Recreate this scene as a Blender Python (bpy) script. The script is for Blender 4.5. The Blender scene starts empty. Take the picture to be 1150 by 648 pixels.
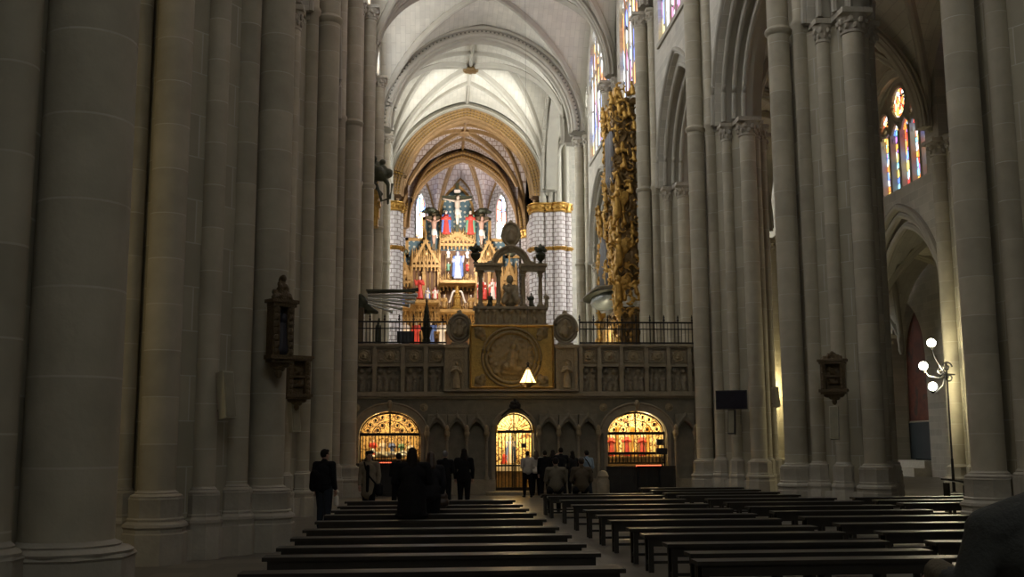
import bpy, math, random
import numpy as np
from mathutils import Vector, Matrix

random.seed(7)
C = bpy.context.scene.collection
PI = math.pi
R = math.radians

# ------------------------------------------------------------------ camera
FPX = 1200.0                       # focal length in pixels of the 1150 x 648 frame
YAW, PITCH, ROLL = math.atan(95 / 1200), R(8.34), R(0.3)
EYE = Vector((0, 0, 1.8))
_f = Vector((math.sin(YAW) * math.cos(PITCH), math.cos(YAW) * math.cos(PITCH), math.sin(PITCH)))
_r = Vector((math.cos(YAW), -math.sin(YAW), 0))
_u = _r.cross(_f)
CR = _r * math.cos(ROLL) - _u * math.sin(ROLL)
CU = _u * math.cos(ROLL) + _r * math.sin(ROLL)


def P(px, py, Y):
    """the point of the place at distance Y along the nave that stands at that spot of the photograph"""
    d = _f * FPX + CR * (px - 575) + CU * (324 - py)
    return EYE + d * (Y / d.y)


def PX(px, py, X):
    d = _f * FPX + CR * (px - 575) + CU * (324 - py)
    return EYE + d * (X / d.x)


def PZ(px, py, z):
    d = _f * FPX + CR * (px - 575) + CU * (324 - py)
    return EYE + d * ((z - EYE.z) / d.z)


cam = bpy.data.cameras.new('camera')
cam.sensor_width = 36
cam.lens = FPX / 1150 * 36
cam.clip_end = 400
camo = bpy.data.objects.new('camera', cam)
C.objects.link(camo)
camo.matrix_world = Matrix((
    (CR.x, CU.x, -_f.x, EYE.x), (CR.y, CU.y, -_f.y, EYE.y), (CR.z, CU.z, -_f.z, EYE.z), (0, 0, 0, 1)))
bpy.context.scene.camera = camo


# ------------------------------------------------------------------ mesh helper
class MB:
    def __init__(s):
        s.v, s.f = [], []

    def add(s, vs, fs):
        b = len(s.v)
        s.v += [tuple(v) for v in vs]
        s.f += [tuple(b + i for i in f) for f in fs]
        return s

    def box(s, x0, x1, y0, y1, z0, z1):
        return s.add([(x0, y0, z0), (x1, y0, z0), (x1, y1, z0), (x0, y1, z0), (x0, y0, z1), (x1, y0, z1), (x1, y1, z1), (x0, y1, z1)],
                     [(0, 3, 2, 1), (4, 5, 6, 7), (0, 1, 5, 4), (1, 2, 6, 5), (2, 3, 7, 6), (3, 0, 4, 7)])

    def obox(s, c, h, rot):
        vs = [Vector((x * h[0], y * h[1], z * h[2])) for z in (-1, 1) for (x, y) in ((-1, -1), (1, -1), (1, 1), (-1, 1))]
        m = rot if isinstance(rot, Matrix) else Matrix.Rotation(rot, 3, 'Z')
        return s.add([m @ v + Vector(c) for v in vs], [(0, 3, 2, 1), (4, 5, 6, 7), (0, 1, 5, 4), (1, 2, 6, 5), (2, 3, 7, 6), (3, 0, 4, 7)])

    def lathe(s, prof, x, y, n=16, ph=0.0, z0=0.0, sx=1, sy=1):
        vs, fs = [], []
        m = len(prof)
        for r, z in prof:
            for k in range(n):
                a = 2 * PI * k / n + ph
                vs.append((x + sx * r * math.cos(a), y + sy * r * math.sin(a), z0 + z))
        for i in range(m - 1):
            for k in range(n):
                k2 = (k + 1) % n
                fs.append((i * n + k, i * n + k2, (i + 1) * n + k2, (i + 1) * n + k))
        fs.append(tuple(range(n - 1, -1, -1)))
        fs.append(tuple((m - 1) * n + k for k in range(n)))
        return s.add(vs, fs)

    def tube(s, pts, r, n=8, closed=False, up=(0, 0, 1)):
        pts = [Vector(p) for p in pts]
        rs = r if isinstance(r, (list, tuple)) else [r] * len(pts)
        vs, fs = [], []
        N = len(pts)
        for i, p in enumerate(pts):
            if closed:
                t = pts[(i + 1) % N] - pts[i - 1]
            else:
                t = pts[min(i + 1, N - 1)] - pts[max(i - 1, 0)]
            if t.length < 1e-9:
                t = Vector((0, 0, 1))
            t.normalize()
            a = Vector(up)
            if abs(t.dot(a)) > .97:
                a = Vector((1, 0, 0))
            b = t.cross(a).normalized()
            c = b.cross(t)
            for k in range(n):
                q = 2 * PI * k / n
                vs.append(p + (b * math.cos(q) + c * math.sin(q)) * rs[i])
        for i in range(N if closed else N - 1):
            j = (i + 1) % N
            for k in range(n):
                k2 = (k + 1) % n
                fs.append((i * n + k, i * n + k2, j * n + k2, j * n + k))
        if not closed:
            fs.append(tuple(range(n - 1, -1, -1)))
            fs.append(tuple((N - 1) * n + k for k in range(n)))
        return s.add(vs, fs)

    def ell(s, c, r, n=12, m=8, rot=None):
        c = Vector(c)
        if not isinstance(r, (tuple, list)):
            r = (r, r, r)
        vs, fs = [], []
        for i in range(1, m):
            t = PI * i / m
            for k in range(n):
                a = 2 * PI * k / n
                vs.append(Vector((r[0] * math.sin(t) * math.cos(a), r[1] * math.sin(t) * math.sin(a), r[2] * math.cos(t))))
        vs.append(Vector((0, 0, r[2])))
        vs.append(Vector((0, 0, -r[2])))
        T, B = len(vs) - 2, len(vs) - 1
        for i in range(m - 2):
            for k in range(n):
                k2 = (k + 1) % n
                fs.append((i * n + k, (i + 1) * n + k, (i + 1) * n + k2, i * n + k2))
        for k in range(n):
            fs.append((T, k, (k + 1) % n))
            fs.append((B, (m - 2) * n + (k + 1) % n, (m - 2) * n + k))
        if rot is not None:
            vs = [rot @ v for v in vs]
        return s.add([v + c for v in vs], fs)

    def cap(s, p0, r0, p1, r1, n=10):
        """a tapered limb with round ends"""
        p0, p1 = Vector(p0), Vector(p1)
        d = (p1 - p0)
        L = d.length
        if L < 1e-6:
            return s.ell(p0, r0)
        d /= L
        pts, rs = [], []
        for q in (-80, -50, -20, 0):
            pts.append(p0 + d * (r0 * math.sin(R(q))))
            rs.append(max(r0 * math.cos(R(q)), 1e-4))
        for q in (0, 20, 50, 80):
            pts.append(p1 + d * (r1 * math.sin(R(q))))
            rs.append(max(r1 * math.cos(R(q)), 1e-4))
        a = Vector((0, 0, 1)) if abs(d.z) < .9 else Vector((0, 1, 0))
        b = d.cross(a).normalized()
        c = b.cross(d)
        vs, fs = [], []
        for p, rr in zip(pts, rs):
            for k in range(n):
                q = 2 * PI * k / n
                vs.append(p + (b * math.cos(q) + c * math.sin(q)) * rr)
        for i in range(len(pts) - 1):
            for k in range(n):
                k2 = (k + 1) % n
                fs.append((i * n + k, i * n + k2, (i + 1) * n + k2, (i + 1) * n + k))
        fs.append(tuple(range(n - 1, -1, -1)))
        fs.append(tuple((len(pts) - 1) * n + k for k in range(n)))
        return s.add(vs, fs)

    def prism(s, poly, fn, a, b):
        """polygon in two coordinates, pulled between a and b; fn(u, v, w) -> point"""
        n = len(poly)
        vs = [fn(u, v, a) for u, v in poly] + [fn(u, v, b) for u, v in poly]
        fs = [tuple(range(n)), tuple(range(2 * n - 1, n - 1, -1))]
        for i in range(n):
            j = (i + 1) % n
            fs.append((i, i + n, j + n, j))
        return s.add(vs, fs)

    def band(s, outer, inner, fn, a, b, closed=False):
        """flat band between two curves, pulled between a and b"""
        n = len(outer)
        vs = []
        for (u, v), (p, q) in zip(outer, inner):
            vs += [fn(u, v, a), fn(p, q, a), fn(p, q, b), fn(u, v, b)]
        fs = []
        for i in range(n if closed else n - 1):
            j = (i + 1) % n
            for k in range(4):
                k2 = (k + 1) % 4
                fs.append((i * 4 + k, i * 4 + k2, j * 4 + k2, j * 4 + k))
        if not closed:
            fs += [(0, 1, 2, 3), ((n - 1) * 4 + 3, (n - 1) * 4 + 2, (n - 1) * 4 + 1, (n - 1) * 4)]
        return s.add(vs, fs)

    def strips(s, ts, spans, fn, a, b):
        """wall made of upright strips: spans(t) -> [(low, high), ...]; fn(t, w, z) -> point"""
        for t0, t1 in zip(ts[:-1], ts[1:]):
            e = 1e-5
            A, B = spans(t0 + e), spans(t1 - e)
            for (l0, h0), (l1, h1) in zip(A, B):
                s.add([fn(t0, a, l0), fn(t1, a, l1), fn(t1, b, l1), fn(t0, b, l0), fn(t0, a, h0), fn(t1, a, h1), fn(t1, b, h1), fn(t0, b, h0)],
                      [(0, 3, 2, 1), (4, 5, 6, 7), (0, 1, 5, 4), (1, 2, 6, 5), (2, 3, 7, 6), (3, 0, 4, 7)])
        return s

    def mesh(s, name, off=(0, 0, 0), weld=False):
        off = Vector(off)
        v, f = s.v, s.f
        if weld:
            idx, nv, mp = {}, [], []
            for p in v:
                k = (round(p[0], 4), round(p[1], 4), round(p[2], 4))
                if k not in idx:
                    idx[k] = len(nv)
                    nv.append(p)
                mp.append(idx[k])
            v = nv
            nf = []
            for q in f:
                q2 = []
                for i in q:
                    if not q2 or mp[i] != q2[-1]:
                        q2.append(mp[i])
                if len(q2) > 1 and q2[0] == q2[-1]:
                    q2.pop()
                if len(set(q2)) > 2 and len(set(q2)) == len(q2):
                    nf.append(tuple(q2))
            f = nf
        me = bpy.data.meshes.new(name)
        me.from_pydata([(p[0] - off.x, p[1] - off.y, p[2] - off.z) for p in v], [], f)
        me.update()
        return me


def wloc(o):
    p = Vector((0, 0, 0))
    while o is not None:
        p = p + o.location
        o = o.parent
    return p


def obj(name, mb, m, parent=None, smooth=40, weld=False, loc=None):
    off = wloc(parent) if parent is not None else Vector((0, 0, 0))
    if loc is not None:
        off = Vector(loc)
    me = mb if isinstance(mb, bpy.types.Mesh) else mb.mesh(name, off, weld)
    me.materials.clear()
    me.materials.append(m)
    if smooth:
        me.shade_smooth()
        me.set_sharp_from_angle(angle=R(smooth))
    o = bpy.data.objects.new(name, me)
    C.objects.link(o)
    if parent is not None:
        o.parent = parent
    if loc is not None:
        o.location = loc
    return o


def tag(o, label, cat, group=None):
    o['label'] = label
    o['category'] = cat
    if group:
        o['group'] = group
    return o


def thing(name, label, cat, loc=(0, 0, 0), rz=0, group=None):
    o = bpy.data.objects.new(name, None)
    o.empty_display_size = .2
    C.objects.link(o)
    o.location = loc
    o.rotation_euler = (0, 0, rz)
    return tag(o, label, cat, group)


def struct(name, mb, m, smooth=40, weld=False, label=None, parent=None):
    o = obj(name, mb, m, parent, smooth, weld)
    o['kind'] = 'structure'
    if label:
        o['label'] = label
        o['category'] = name.split('_')[0]
    return o


def copy_tree(o, parent=None):
    c = o.copy()
    C.objects.link(c)
    if parent is not None:
        c.parent = parent
    for ch in list(o.children):
        copy_tree(ch, c)
    return c


def fuse(mb, voxel, name, off=(0, 0, 0), smooth=2):
    """melt overlapping solids into one continuous skin"""
    me = mb.mesh(name + '_raw', off)
    o = bpy.data.objects.new('tmp', me)
    C.objects.link(o)
    m = o.modifiers.new('r', 'REMESH')
    m.mode = 'VOXEL'
    m.voxel_size = voxel
    if smooth:
        k = o.modifiers.new('s', 'SMOOTH')
        k.factor = .5
        k.iterations = smooth
    dg = bpy.context.evaluated_depsgraph_get()
    dg.update()
    out = bpy.data.meshes.new_from_object(o.evaluated_get(dg))
    out.name = name
    bpy.data.objects.remove(o)
    bpy.data.meshes.remove(me)
    return out


def fobj(name, mb, voxel, m, parent=None, smooth=2, loc=None):
    off = wloc(parent) if parent is not None else Vector(loc or (0, 0, 0))
    me = fuse(mb, voxel, name, off, smooth)
    o = obj(name, me, m, parent, 60)
    if parent is None and loc is not None:
        o.location = loc
    return o


# ------------------------------------------------------------------ curves
def arch(w, h, n=24):
    """points (u, v) of an arch of half width w and rise h from -w to w; pointed if h > w"""
    out = []
    if h > w * 1.01:
        c = ((h / w) ** 2 - 1) / 2
        Rr = w * (1 + c)
        a1 = math.acos(c * w / Rr)
        half = [(Rr * math.cos(a1 * i / n) - c * w, Rr * math.sin(a1 * i / n)) for i in range(n + 1)]
        out = [(-u, v) for u, v in half] + [(u, v) for u, v in half[::-1]][1:]
    else:
        for i in range(2 * n + 1):
            a = PI * (1 - i / (2 * n))
            out.append((w * math.cos(a), h * math.sin(a)))
    return out


def arch_z(u, w, h):
    u = min(abs(u), w)
    if h > w * 1.01:
        c = ((h / w) ** 2 - 1) / 2
        Rr = w * (1 + c)
        return math.sqrt(max(Rr * Rr - (u + c * w) ** 2, 0))
    return h * math.sqrt(max(1 - (u / w) ** 2, 0))


def lin(a, b, n):
    return [a + (b - a) * i / n for i in range(n + 1)]


# ------------------------------------------------------------------ materials
MATS = {}


def nodes(name):
    m = bpy.data.materials.new(name)
    m.use_nodes = True
    nt = m.node_tree
    b = nt.nodes['Principled BSDF']
    return m, nt, b


def N(nt, t, **kw):
    n = nt.nodes.new(t)
    for k, v in kw.items():
        if k in n.inputs:
            n.inputs[k].default_value = v
        else:
            setattr(n, k, v)
    return n


def mixc(nt, fac, a, b, blend='MIX'):
    n = nt.nodes.new('ShaderNodeMix')
    n.data_type = 'RGBA'
    n.blend_type = blend
    for s, v in ((0, fac), (6, a), (7, b)):
        if hasattr(v, 'is_output') or isinstance(v, bpy.types.NodeSocket):
            nt.links.new(v, n.inputs[s])
        else:
            n.inputs[s].default_value = v if s == 0 else (*v, 1)
    return n.outputs[2]


def plain(name, col, rough=.6, metal=0, var=.25, scale=6, bump=0.0, bscale=30, spec=.5):
    """one colour with mottling"""
    m, nt, b = nodes(name)
    tc = N(nt, 'ShaderNodeTexCoord')
    ns = N(nt, 'ShaderNodeTexNoise', Scale=scale, Detail=4.0)
    nt.links.new(tc.outputs['Object'], ns.inputs['Vector'])
    d = tuple(c * (1 - var) for c in col)
    l = tuple(min(c * (1 + var), 1) for c in col)
    nt.links.new(mixc(nt, ns.outputs[0], d, l), b.inputs['Base Color'])
    b.inputs['Roughness'].default_value = rough
    b.inputs['Metallic'].default_value = metal
    b.inputs['Specular IOR Level'].default_value = spec
    if bump:
        n2 = N(nt, 'ShaderNodeTexNoise', Scale=bscale, Detail=3.0)
        nt.links.new(tc.outputs['Object'], n2.inputs['Vector'])
        bp = N(nt, 'ShaderNodeBump', Strength=bump, Distance=.03)
        nt.links.new(n2.outputs[0], bp.inputs['Height'])
        nt.links.new(bp.outputs[0], b.inputs['Normal'])
    MATS[name] = m
    return m


def blocks(name, col, joint, bw=.9, bh=.45, mortar=.012, axis='Y', rough=.85, var=.18, bump=.15):
    """coursed ashlar: axis is the direction across which courses run along the wall"""
    m, nt, b = nodes(name)
    tc = N(nt, 'ShaderNodeNewGeometry')
    sp = N(nt, 'ShaderNodeSeparateXYZ')
    nt.links.new(tc.outputs['Position'], sp.inputs[0])
    cb = N(nt, 'ShaderNodeCombineXYZ')
    a, c = {'Y': ('Y', 'Z'), 'X': ('X', 'Z'), 'F': ('X', 'Y'), 'V': ('Y', 'X')}[axis]
    nt.links.new(sp.outputs[a], cb.inputs['X'])
    nt.links.new(sp.outputs[c], cb.inputs['Y'])
    br = N(nt, 'ShaderNodeTexBrick', Scale=1.0)
    br.inputs['Brick Width'].default_value = bw
    br.inputs['Row Height'].default_value = bh
    br.inputs['Mortar Size'].default_value = mortar
    br.inputs['Mortar Smooth'].default_value = .3
    nt.links.new(cb.outputs[0], br.inputs['Vector'])
    br.inputs['Color1'].default_value = (*[k * (1 - var * .6) for k in col], 1)
    br.inputs['Color2'].default_value = (*[min(1, k * (1 + var * .6)) for k in col], 1)
    br.inputs['Mortar'].default_value = (*joint, 1)
    ns = N(nt, 'ShaderNodeTexNoise', Scale=1.3, Detail=6.0)
    nt.links.new(tc.outputs['Position'], ns.inputs['Vector'])
    out = mixc(nt, ns.outputs[0], (.78, .78, .78), (1.15, 1.15, 1.15))
    nt.links.new(mixc(nt, 1.0, br.outputs[0], out, 'MULTIPLY'), b.inputs['Base Color'])
    b.inputs['Roughness'].default_value = rough
    n2 = N(nt, 'ShaderNodeTexNoise', Scale=14.0, Detail=4.0)
    nt.links.new(tc.outputs['Position'], n2.inputs['Vector'])
    bp = N(nt, 'ShaderNodeBump', Strength=bump, Distance=.03)
    nt.links.new(n2.outputs[0], bp.inputs['Height'])
    nt.links.new(bp.outputs[0], b.inputs['Normal'])
    MATS[name] = m
    return m


def drums(name, col, joint, h=.74, wj=.018, rough=.85):
    """shaft stone: level joints every drum, pale mortar, pits and weathering"""
    m, nt, b = nodes(name)
    g = N(nt, 'ShaderNodeNewGeometry')
    oi = N(nt, 'ShaderNodeObjectInfo')
    sp = N(nt, 'ShaderNodeSeparateXYZ')
    nt.links.new(g.outputs['Position'], sp.inputs[0])
    a = N(nt, 'ShaderNodeMath', operation='MULTIPLY_ADD')
    nt.links.new(oi.outputs['Random'], a.inputs[0])
    a.inputs[1].default_value = 3.0
    nt.links.new(sp.outputs['Z'], a.inputs[2])
    d = N(nt, 'ShaderNodeMath', operation='DIVIDE')
    nt.links.new(a.outputs[0], d.inputs[0])
    d.inputs[1].default_value = h
    fr = N(nt, 'ShaderNodeMath', operation='FRACT')
    nt.links.new(d.outputs[0], fr.inputs[0])
    lt = N(nt, 'ShaderNodeMath', operation='LESS_THAN')
    nt.links.new(fr.outputs[0], lt.inputs[0])
    lt.inputs[1].default_value = wj / h
    fl = N(nt, 'ShaderNodeMath', operation='FLOOR')
    nt.links.new(d.outputs[0], fl.inputs[0])
    ad = N(nt, 'ShaderNodeMath', operation='MULTIPLY_ADD')
    nt.links.new(oi.outputs['Random'], ad.inputs[0])
    ad.inputs[1].default_value = 77.0
    nt.links.new(fl.outputs[0], ad.inputs[2])
    wn = N(nt, 'ShaderNodeTexWhiteNoise', noise_dimensions='1D')
    nt.links.new(ad.outputs[0], wn.inputs['W'])
    base = mixc(nt, wn.outputs[0], tuple(c * .88 for c in col), tuple(c * 1.1 for c in col))
    ns = N(nt, 'ShaderNodeTexNoise', Scale=2.2, Detail=7.0)
    nt.links.new(g.outputs['Position'], ns.inputs['Vector'])
    base = mixc(nt, 1.0, base, mixc(nt, ns.outputs[0], (.72, .72, .70), (1.2, 1.2, 1.2)), 'MULTIPLY')
    nz = N(nt, 'ShaderNodeTexNoise', Scale=3.5, Detail=2.0)
    nt.links.new(g.outputs['Position'], nz.inputs['Vector'])
    jf = N(nt, 'ShaderNodeMath', operation='MULTIPLY')
    nt.links.new(lt.outputs[0], jf.inputs[0])
    nt.links.new(nz.outputs[0], jf.inputs[1])
    nt.links.new(mixc(nt, jf.outputs[0], base, joint), b.inputs['Base Color'])
    b.inputs['Roughness'].default_value = rough
    n2 = N(nt, 'ShaderNodeTexNoise', Scale=9.0, Detail=5.0)
    nt.links.new(g.outputs['Position'], n2.inputs['Vector'])
    bp = N(nt, 'ShaderNodeBump', Strength=.25, Distance=.03)
    nt.links.new(n2.outputs[0], bp.inputs['Height'])
    nt.links.new(bp.outputs[0], b.inputs['Normal'])
    MATS[name] = m
    return m


def glow(name, col, strength):
    m, nt, b = nodes(name)
    b.inputs['Base Color'].default_value = (*col, 1)
    b.inputs['Emission Color'].default_value = (*col, 1)
    b.inputs['Emission Strength'].default_value = strength
    MATS[name] = m
    return m


def glass(name, strength, sc=(3.2, 3.2, 1.6), cols=None, white=.4):
    """leaded stained glass with daylight behind it"""
    m, nt, b = nodes(name)
    tc = N(nt, 'ShaderNodeNewGeometry')
    mp = N(nt, 'ShaderNodeMapping')
    mp.inputs['Scale'].default_value = sc
    nt.links.new(tc.outputs['Position'], mp.inputs[0])
    vo = N(nt, 'ShaderNodeTexVoronoi', Scale=1.0)
    nt.links.new(mp.outputs[0], vo.inputs['Vector'])
    sp = N(nt, 'ShaderNodeSeparateColor')
    nt.links.new(vo.outputs['Color'], sp.inputs[0])
    cr = N(nt, 'ShaderNodeValToRGB')
    cr.color_ramp.interpolation = 'CONSTANT'
    cols = cols or [(.9, .95, 1), (.35, .5, 1), (1, .45, .1), (.9, .95, 1), (.9, .1, .08), (1, .8, .25), (.45, .3, .8), (.8, .9, 1), (.15, .25, .9)]
    e = cr.color_ramp.elements
    while len(e) < len(cols):
        e.new(1.0)
    for i, c in enumerate(cols):
        e[i].position = i / len(cols)
        e[i].color = (*c, 1)
    nt.links.new(sp.outputs[0], cr.inputs[0])
    ve = N(nt, 'ShaderNodeTexVoronoi', Scale=1.0, feature='DISTANCE_TO_EDGE')
    nt.links.new(mp.outputs[0], ve.inputs['Vector'])
    gt = N(nt, 'ShaderNodeMath', operation='GREATER_THAN')
    nt.links.new(ve.outputs['Distance'], gt.inputs[0])
    gt.inputs[1].default_value = .045
    ns = N(nt, 'ShaderNodeTexNoise', Scale=.9, Detail=3.0)
    nt.links.new(tc.outputs['Position'], ns.inputs['Vector'])
    mu = N(nt, 'ShaderNodeMath', operation='MULTIPLY')
    nt.links.new(gt.outputs[0], mu.inputs[0])
    nt.links.new(ns.outputs[0], mu.inputs[1])
    m2 = N(nt, 'ShaderNodeMath', operation='MULTIPLY')
    nt.links.new(mu.outputs[0], m2.inputs[0])
    m2.inputs[1].default_value = strength * 2
    b.inputs['Base Color'].default_value = (.03, .03, .03, 1)
    nt.links.new(cr.outputs[0], b.inputs['Emission Color'])
    nt.links.new(m2.outputs[0], b.inputs['Emission Strength'])
    MATS[name] = m
    return m


STONE = drums('pier_stone', (.42, .385, .295), (.60, .58, .50))
CORE = blocks('pier_core', (.36, .335, .25), (.46, .44, .37), 1.2, .74)
BASE = plain('base_stone', (.38, .355, .29), .85, var=.2, scale=3, bump=.3, bscale=12)
CAPS = plain('capital_stone', (.40, .37, .30), .85, var=.25, scale=7, bump=.5, bscale=18)
WALLY = blocks('wall_stone', (.47, .45, .38), (.58, .56, .49), .8, .36, .01, 'Y')
WALLX = blocks('wall_stone_cross', (.47, .45, .38), (.58, .56, .49), .8, .36, .01, 'X')
WEB = blocks('vault_web', (.55, .53, .45), (.46, .44, .37), .9, .32, .014, 'V', var=.1)
RIB = plain('rib_stone', (.36, .34, .28), .85, var=.12, scale=2)
FLOOR = blocks('floor_tiles', (.15, .138, .11), (.08, .075, .06), .6, .6, .008, 'F', rough=.32, var=.5, bump=.02)
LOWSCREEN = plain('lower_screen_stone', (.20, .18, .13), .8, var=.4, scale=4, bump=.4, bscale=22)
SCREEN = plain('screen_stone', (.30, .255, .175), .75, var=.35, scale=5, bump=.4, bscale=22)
SCREEN2 = plain('screen_carving', (.25, .215, .15), .7, var=.5, scale=11, bump=.8, bscale=26)
RELIEF = plain('bronzed_relief', (.27, .205, .10), .55, .15, var=.5, scale=9, bump=.7, bscale=24)
MARBLE = plain('pale_carving', (.34, .275, .165), .6, var=.4, scale=9, bump=.6, bscale=24)
GOLDREL = plain('gilded_relief', (.40, .27, .07), .42, .5, var=.5, scale=9, bump=.8, bscale=20)
GOLD = plain('gilding', (.50, .30, .075), .34, .75, var=.6, scale=5, bump=.8, bscale=16)
GOLDDARK = plain('dark_gilding', (.16, .10, .035), .45, .5, var=.6, scale=4, bump=.5, bscale=16)
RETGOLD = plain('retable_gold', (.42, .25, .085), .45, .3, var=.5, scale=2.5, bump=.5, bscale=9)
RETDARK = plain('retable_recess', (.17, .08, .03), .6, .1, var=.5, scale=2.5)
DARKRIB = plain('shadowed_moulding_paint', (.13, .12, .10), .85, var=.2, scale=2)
RIBGOLD = plain('gilded_rib', (.25, .15, .06), .5, .2, var=.5, scale=3, bump=.3, bscale=9)
BLUEBACK = None
IRON = plain('black_iron', (.02, .019, .018), .5, .6, var=.2)
WOOD = plain('dark_bench_wood', (.027, .024, .019), .42, var=.45, scale=5, spec=.4)
FRAMEW = plain('old_frame_wood', (.10, .068, .03), .5, .15, var=.6, scale=14, bump=.6, bscale=35)
BLACKP = plain('black_plastic', (.012, .012, .016), .35, var=.1)
SPEAK = plain('cream_speaker', (.42, .39, .29), .6, var=.1)
PIPE = plain('pipe_metal', (.42, .44, .44), .3, .8, var=.3, scale=3)
BRONZE = plain('dark_bronze', (.07, .075, .045), .5, .4, var=.5, scale=8, bump=.5, bscale=20)
SKIN = plain('skin', (.42, .25, .18), .55, var=.1)
HAIRD = plain('dark_hair', (.014, .011, .009), .7, var=.3, scale=30, spec=.15)
HAIRB = plain('brown_hair', (.05, .03, .018), .5, var=.3, scale=30)
HAIRG = plain('grey_hair', (.16, .15, .14), .6, var=.3, scale=30)
WHITECL = plain('white_cloth', (.65, .62, .55), .8, var=.15, scale=6)
RED = plain('red_paint', (.50, .045, .03), .5, var=.3, scale=4)
BLUE = plain('blue_paint', (.10, .16, .40), .5, var=.3, scale=4)
FLESH = plain('painted_flesh', (.62, .50, .40), .5, var=.15, scale=4)
CREAM = plain('painted_white', (.70, .62, .55), .5, var=.2, scale=4)
GREENP = plain('green_paint', (.12, .25, .16), .5, var=.3, scale=4)


def cloth(name, col):
    return plain(name, col, .9, var=.2, scale=14, bump=.25, bscale=60, spec=.2)


# blue retable backing with gold stars
def star_blue():
    m, nt, b = nodes('starred_blue')
    g = N(nt, 'ShaderNodeNewGeometry')
    vo = N(nt, 'ShaderNodeTexVoronoi', Scale=2.1, Randomness=.25)
    nt.links.new(g.outputs['Position'], vo.inputs['Vector'])
    lt = N(nt, 'ShaderNodeMath', operation='LESS_THAN')
    nt.links.new(vo.outputs['Distance'], lt.inputs[0])
    lt.inputs[1].default_value = .24
    nt.links.new(mixc(nt, lt.outputs[0], (.085, .15, .18), (.55, .52, .40)), b.inputs['Base Color'])
    b.inputs['Roughness'].default_value = .6
    return m


BLUEBACK = star_blue()
CHBLOCK = blocks('chancel_blocks', (.50, .46, .44), (.22, .18, .165), .46, .34, .04, 'X', var=.08)
CHBLOCKY = blocks('chancel_blocks_side', (.50, .46, .44), (.22, .18, .165), .46, .34, .04, 'Y', var=.08)
CHWEB = blocks('chancel_web', (.44, .37, .33), (.20, .13, .09), .42, .42, .045, 'F', var=.12)
# ================================================================== the building
AX = 3.525                          # axis of the nave
DL = [9.3, 19.5, 29.2, 39.0, 48.8, 58.6, 70.0]
SPR, CAPZ = 22.8, 13.4              # springing of the high vault, capitals of the arcade

fl = MB().box(-30, 42, -14, 125, -.3, 0)
struct('floor', fl, FLOOR, 0)

# ------------------------------------------------------------------ clustered piers
SHAFTS = [(1.4, 0, .31, 'high'), (.98, .65, .205, 'high'), (.98, -.65, .205, 'high'), (.58, 1.3, .19, 'arc'), (.58, -1.3, .19, 'arc'),
          (0, 1.98, .285, 'arc'), (0, -1.98, .285, 'arc'), (-.38, 1.72, .17, 'arc'), (-.38, -1.72, .17, 'arc'),
          (-.75, 1.25, .17, 'arc'), (-.75, -1.25, .17, 'arc'), (-1.05, 0, .27, 'arc')]


def base_prof(r, h):
    return [(r * 1.75, 0), (r * 1.75, h * .43), (r * 1.68, h * .45), (r * 1.68, h * .50), (r * 1.78, h * .53), (r * 1.74, h * .57), (r * 1.52, h * .61), (r * 1.55, h * .64), (r * 1.46, h * .66),
            (r * 1.46, h * .90), (r * 1.50, h * .92), (r * 1.46, h * .945)]


def torus_prof(r, h):
    return [(r * 1.40, h * .945), (r * 1.42, h * .965), (r * 1.34, h * .985), (r * 1.15, h * 1.0), (r * 1.17, h * 1.015), (r * 1.04, h * 1.035), (r, h * 1.05)]


def cap_prof(r):
    return [(r, -.52), (r * 1.12, -.5), (r * 1.12, -.45), (r * 1.0, -.43), (r * 1.05, -.3), (r * 1.25, -.2), (r * 1.2, -.17), (r * 1.42, -.04), (r * 1.5, 0)]


def capital(parent, x, y, r, z, seed):
    rnd = random.Random(seed)
    m = MB().lathe(cap_prof(r), x, y, 14, z0=z)
    for k in range(8):
        a = 2 * PI * k / 8 + .3
        m.ell((x + r * 1.28 * math.cos(a), y + r * 1.28 * math.sin(a), z - .19 + .03 * (k % 2)), (r * .3, r * .3, .1), 6, 4)
        m.ell((x + r * 1.14 * math.cos(a + .4), y + r * 1.14 * math.sin(a + .4), z - .33), (r * .26, r * .26, .09), 6, 4)
    m.obox((x, y, z + .07), (r * 1.5, r * 1.5, .075), 0)
    return obj('capital', m, CAPS, parent)


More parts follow.
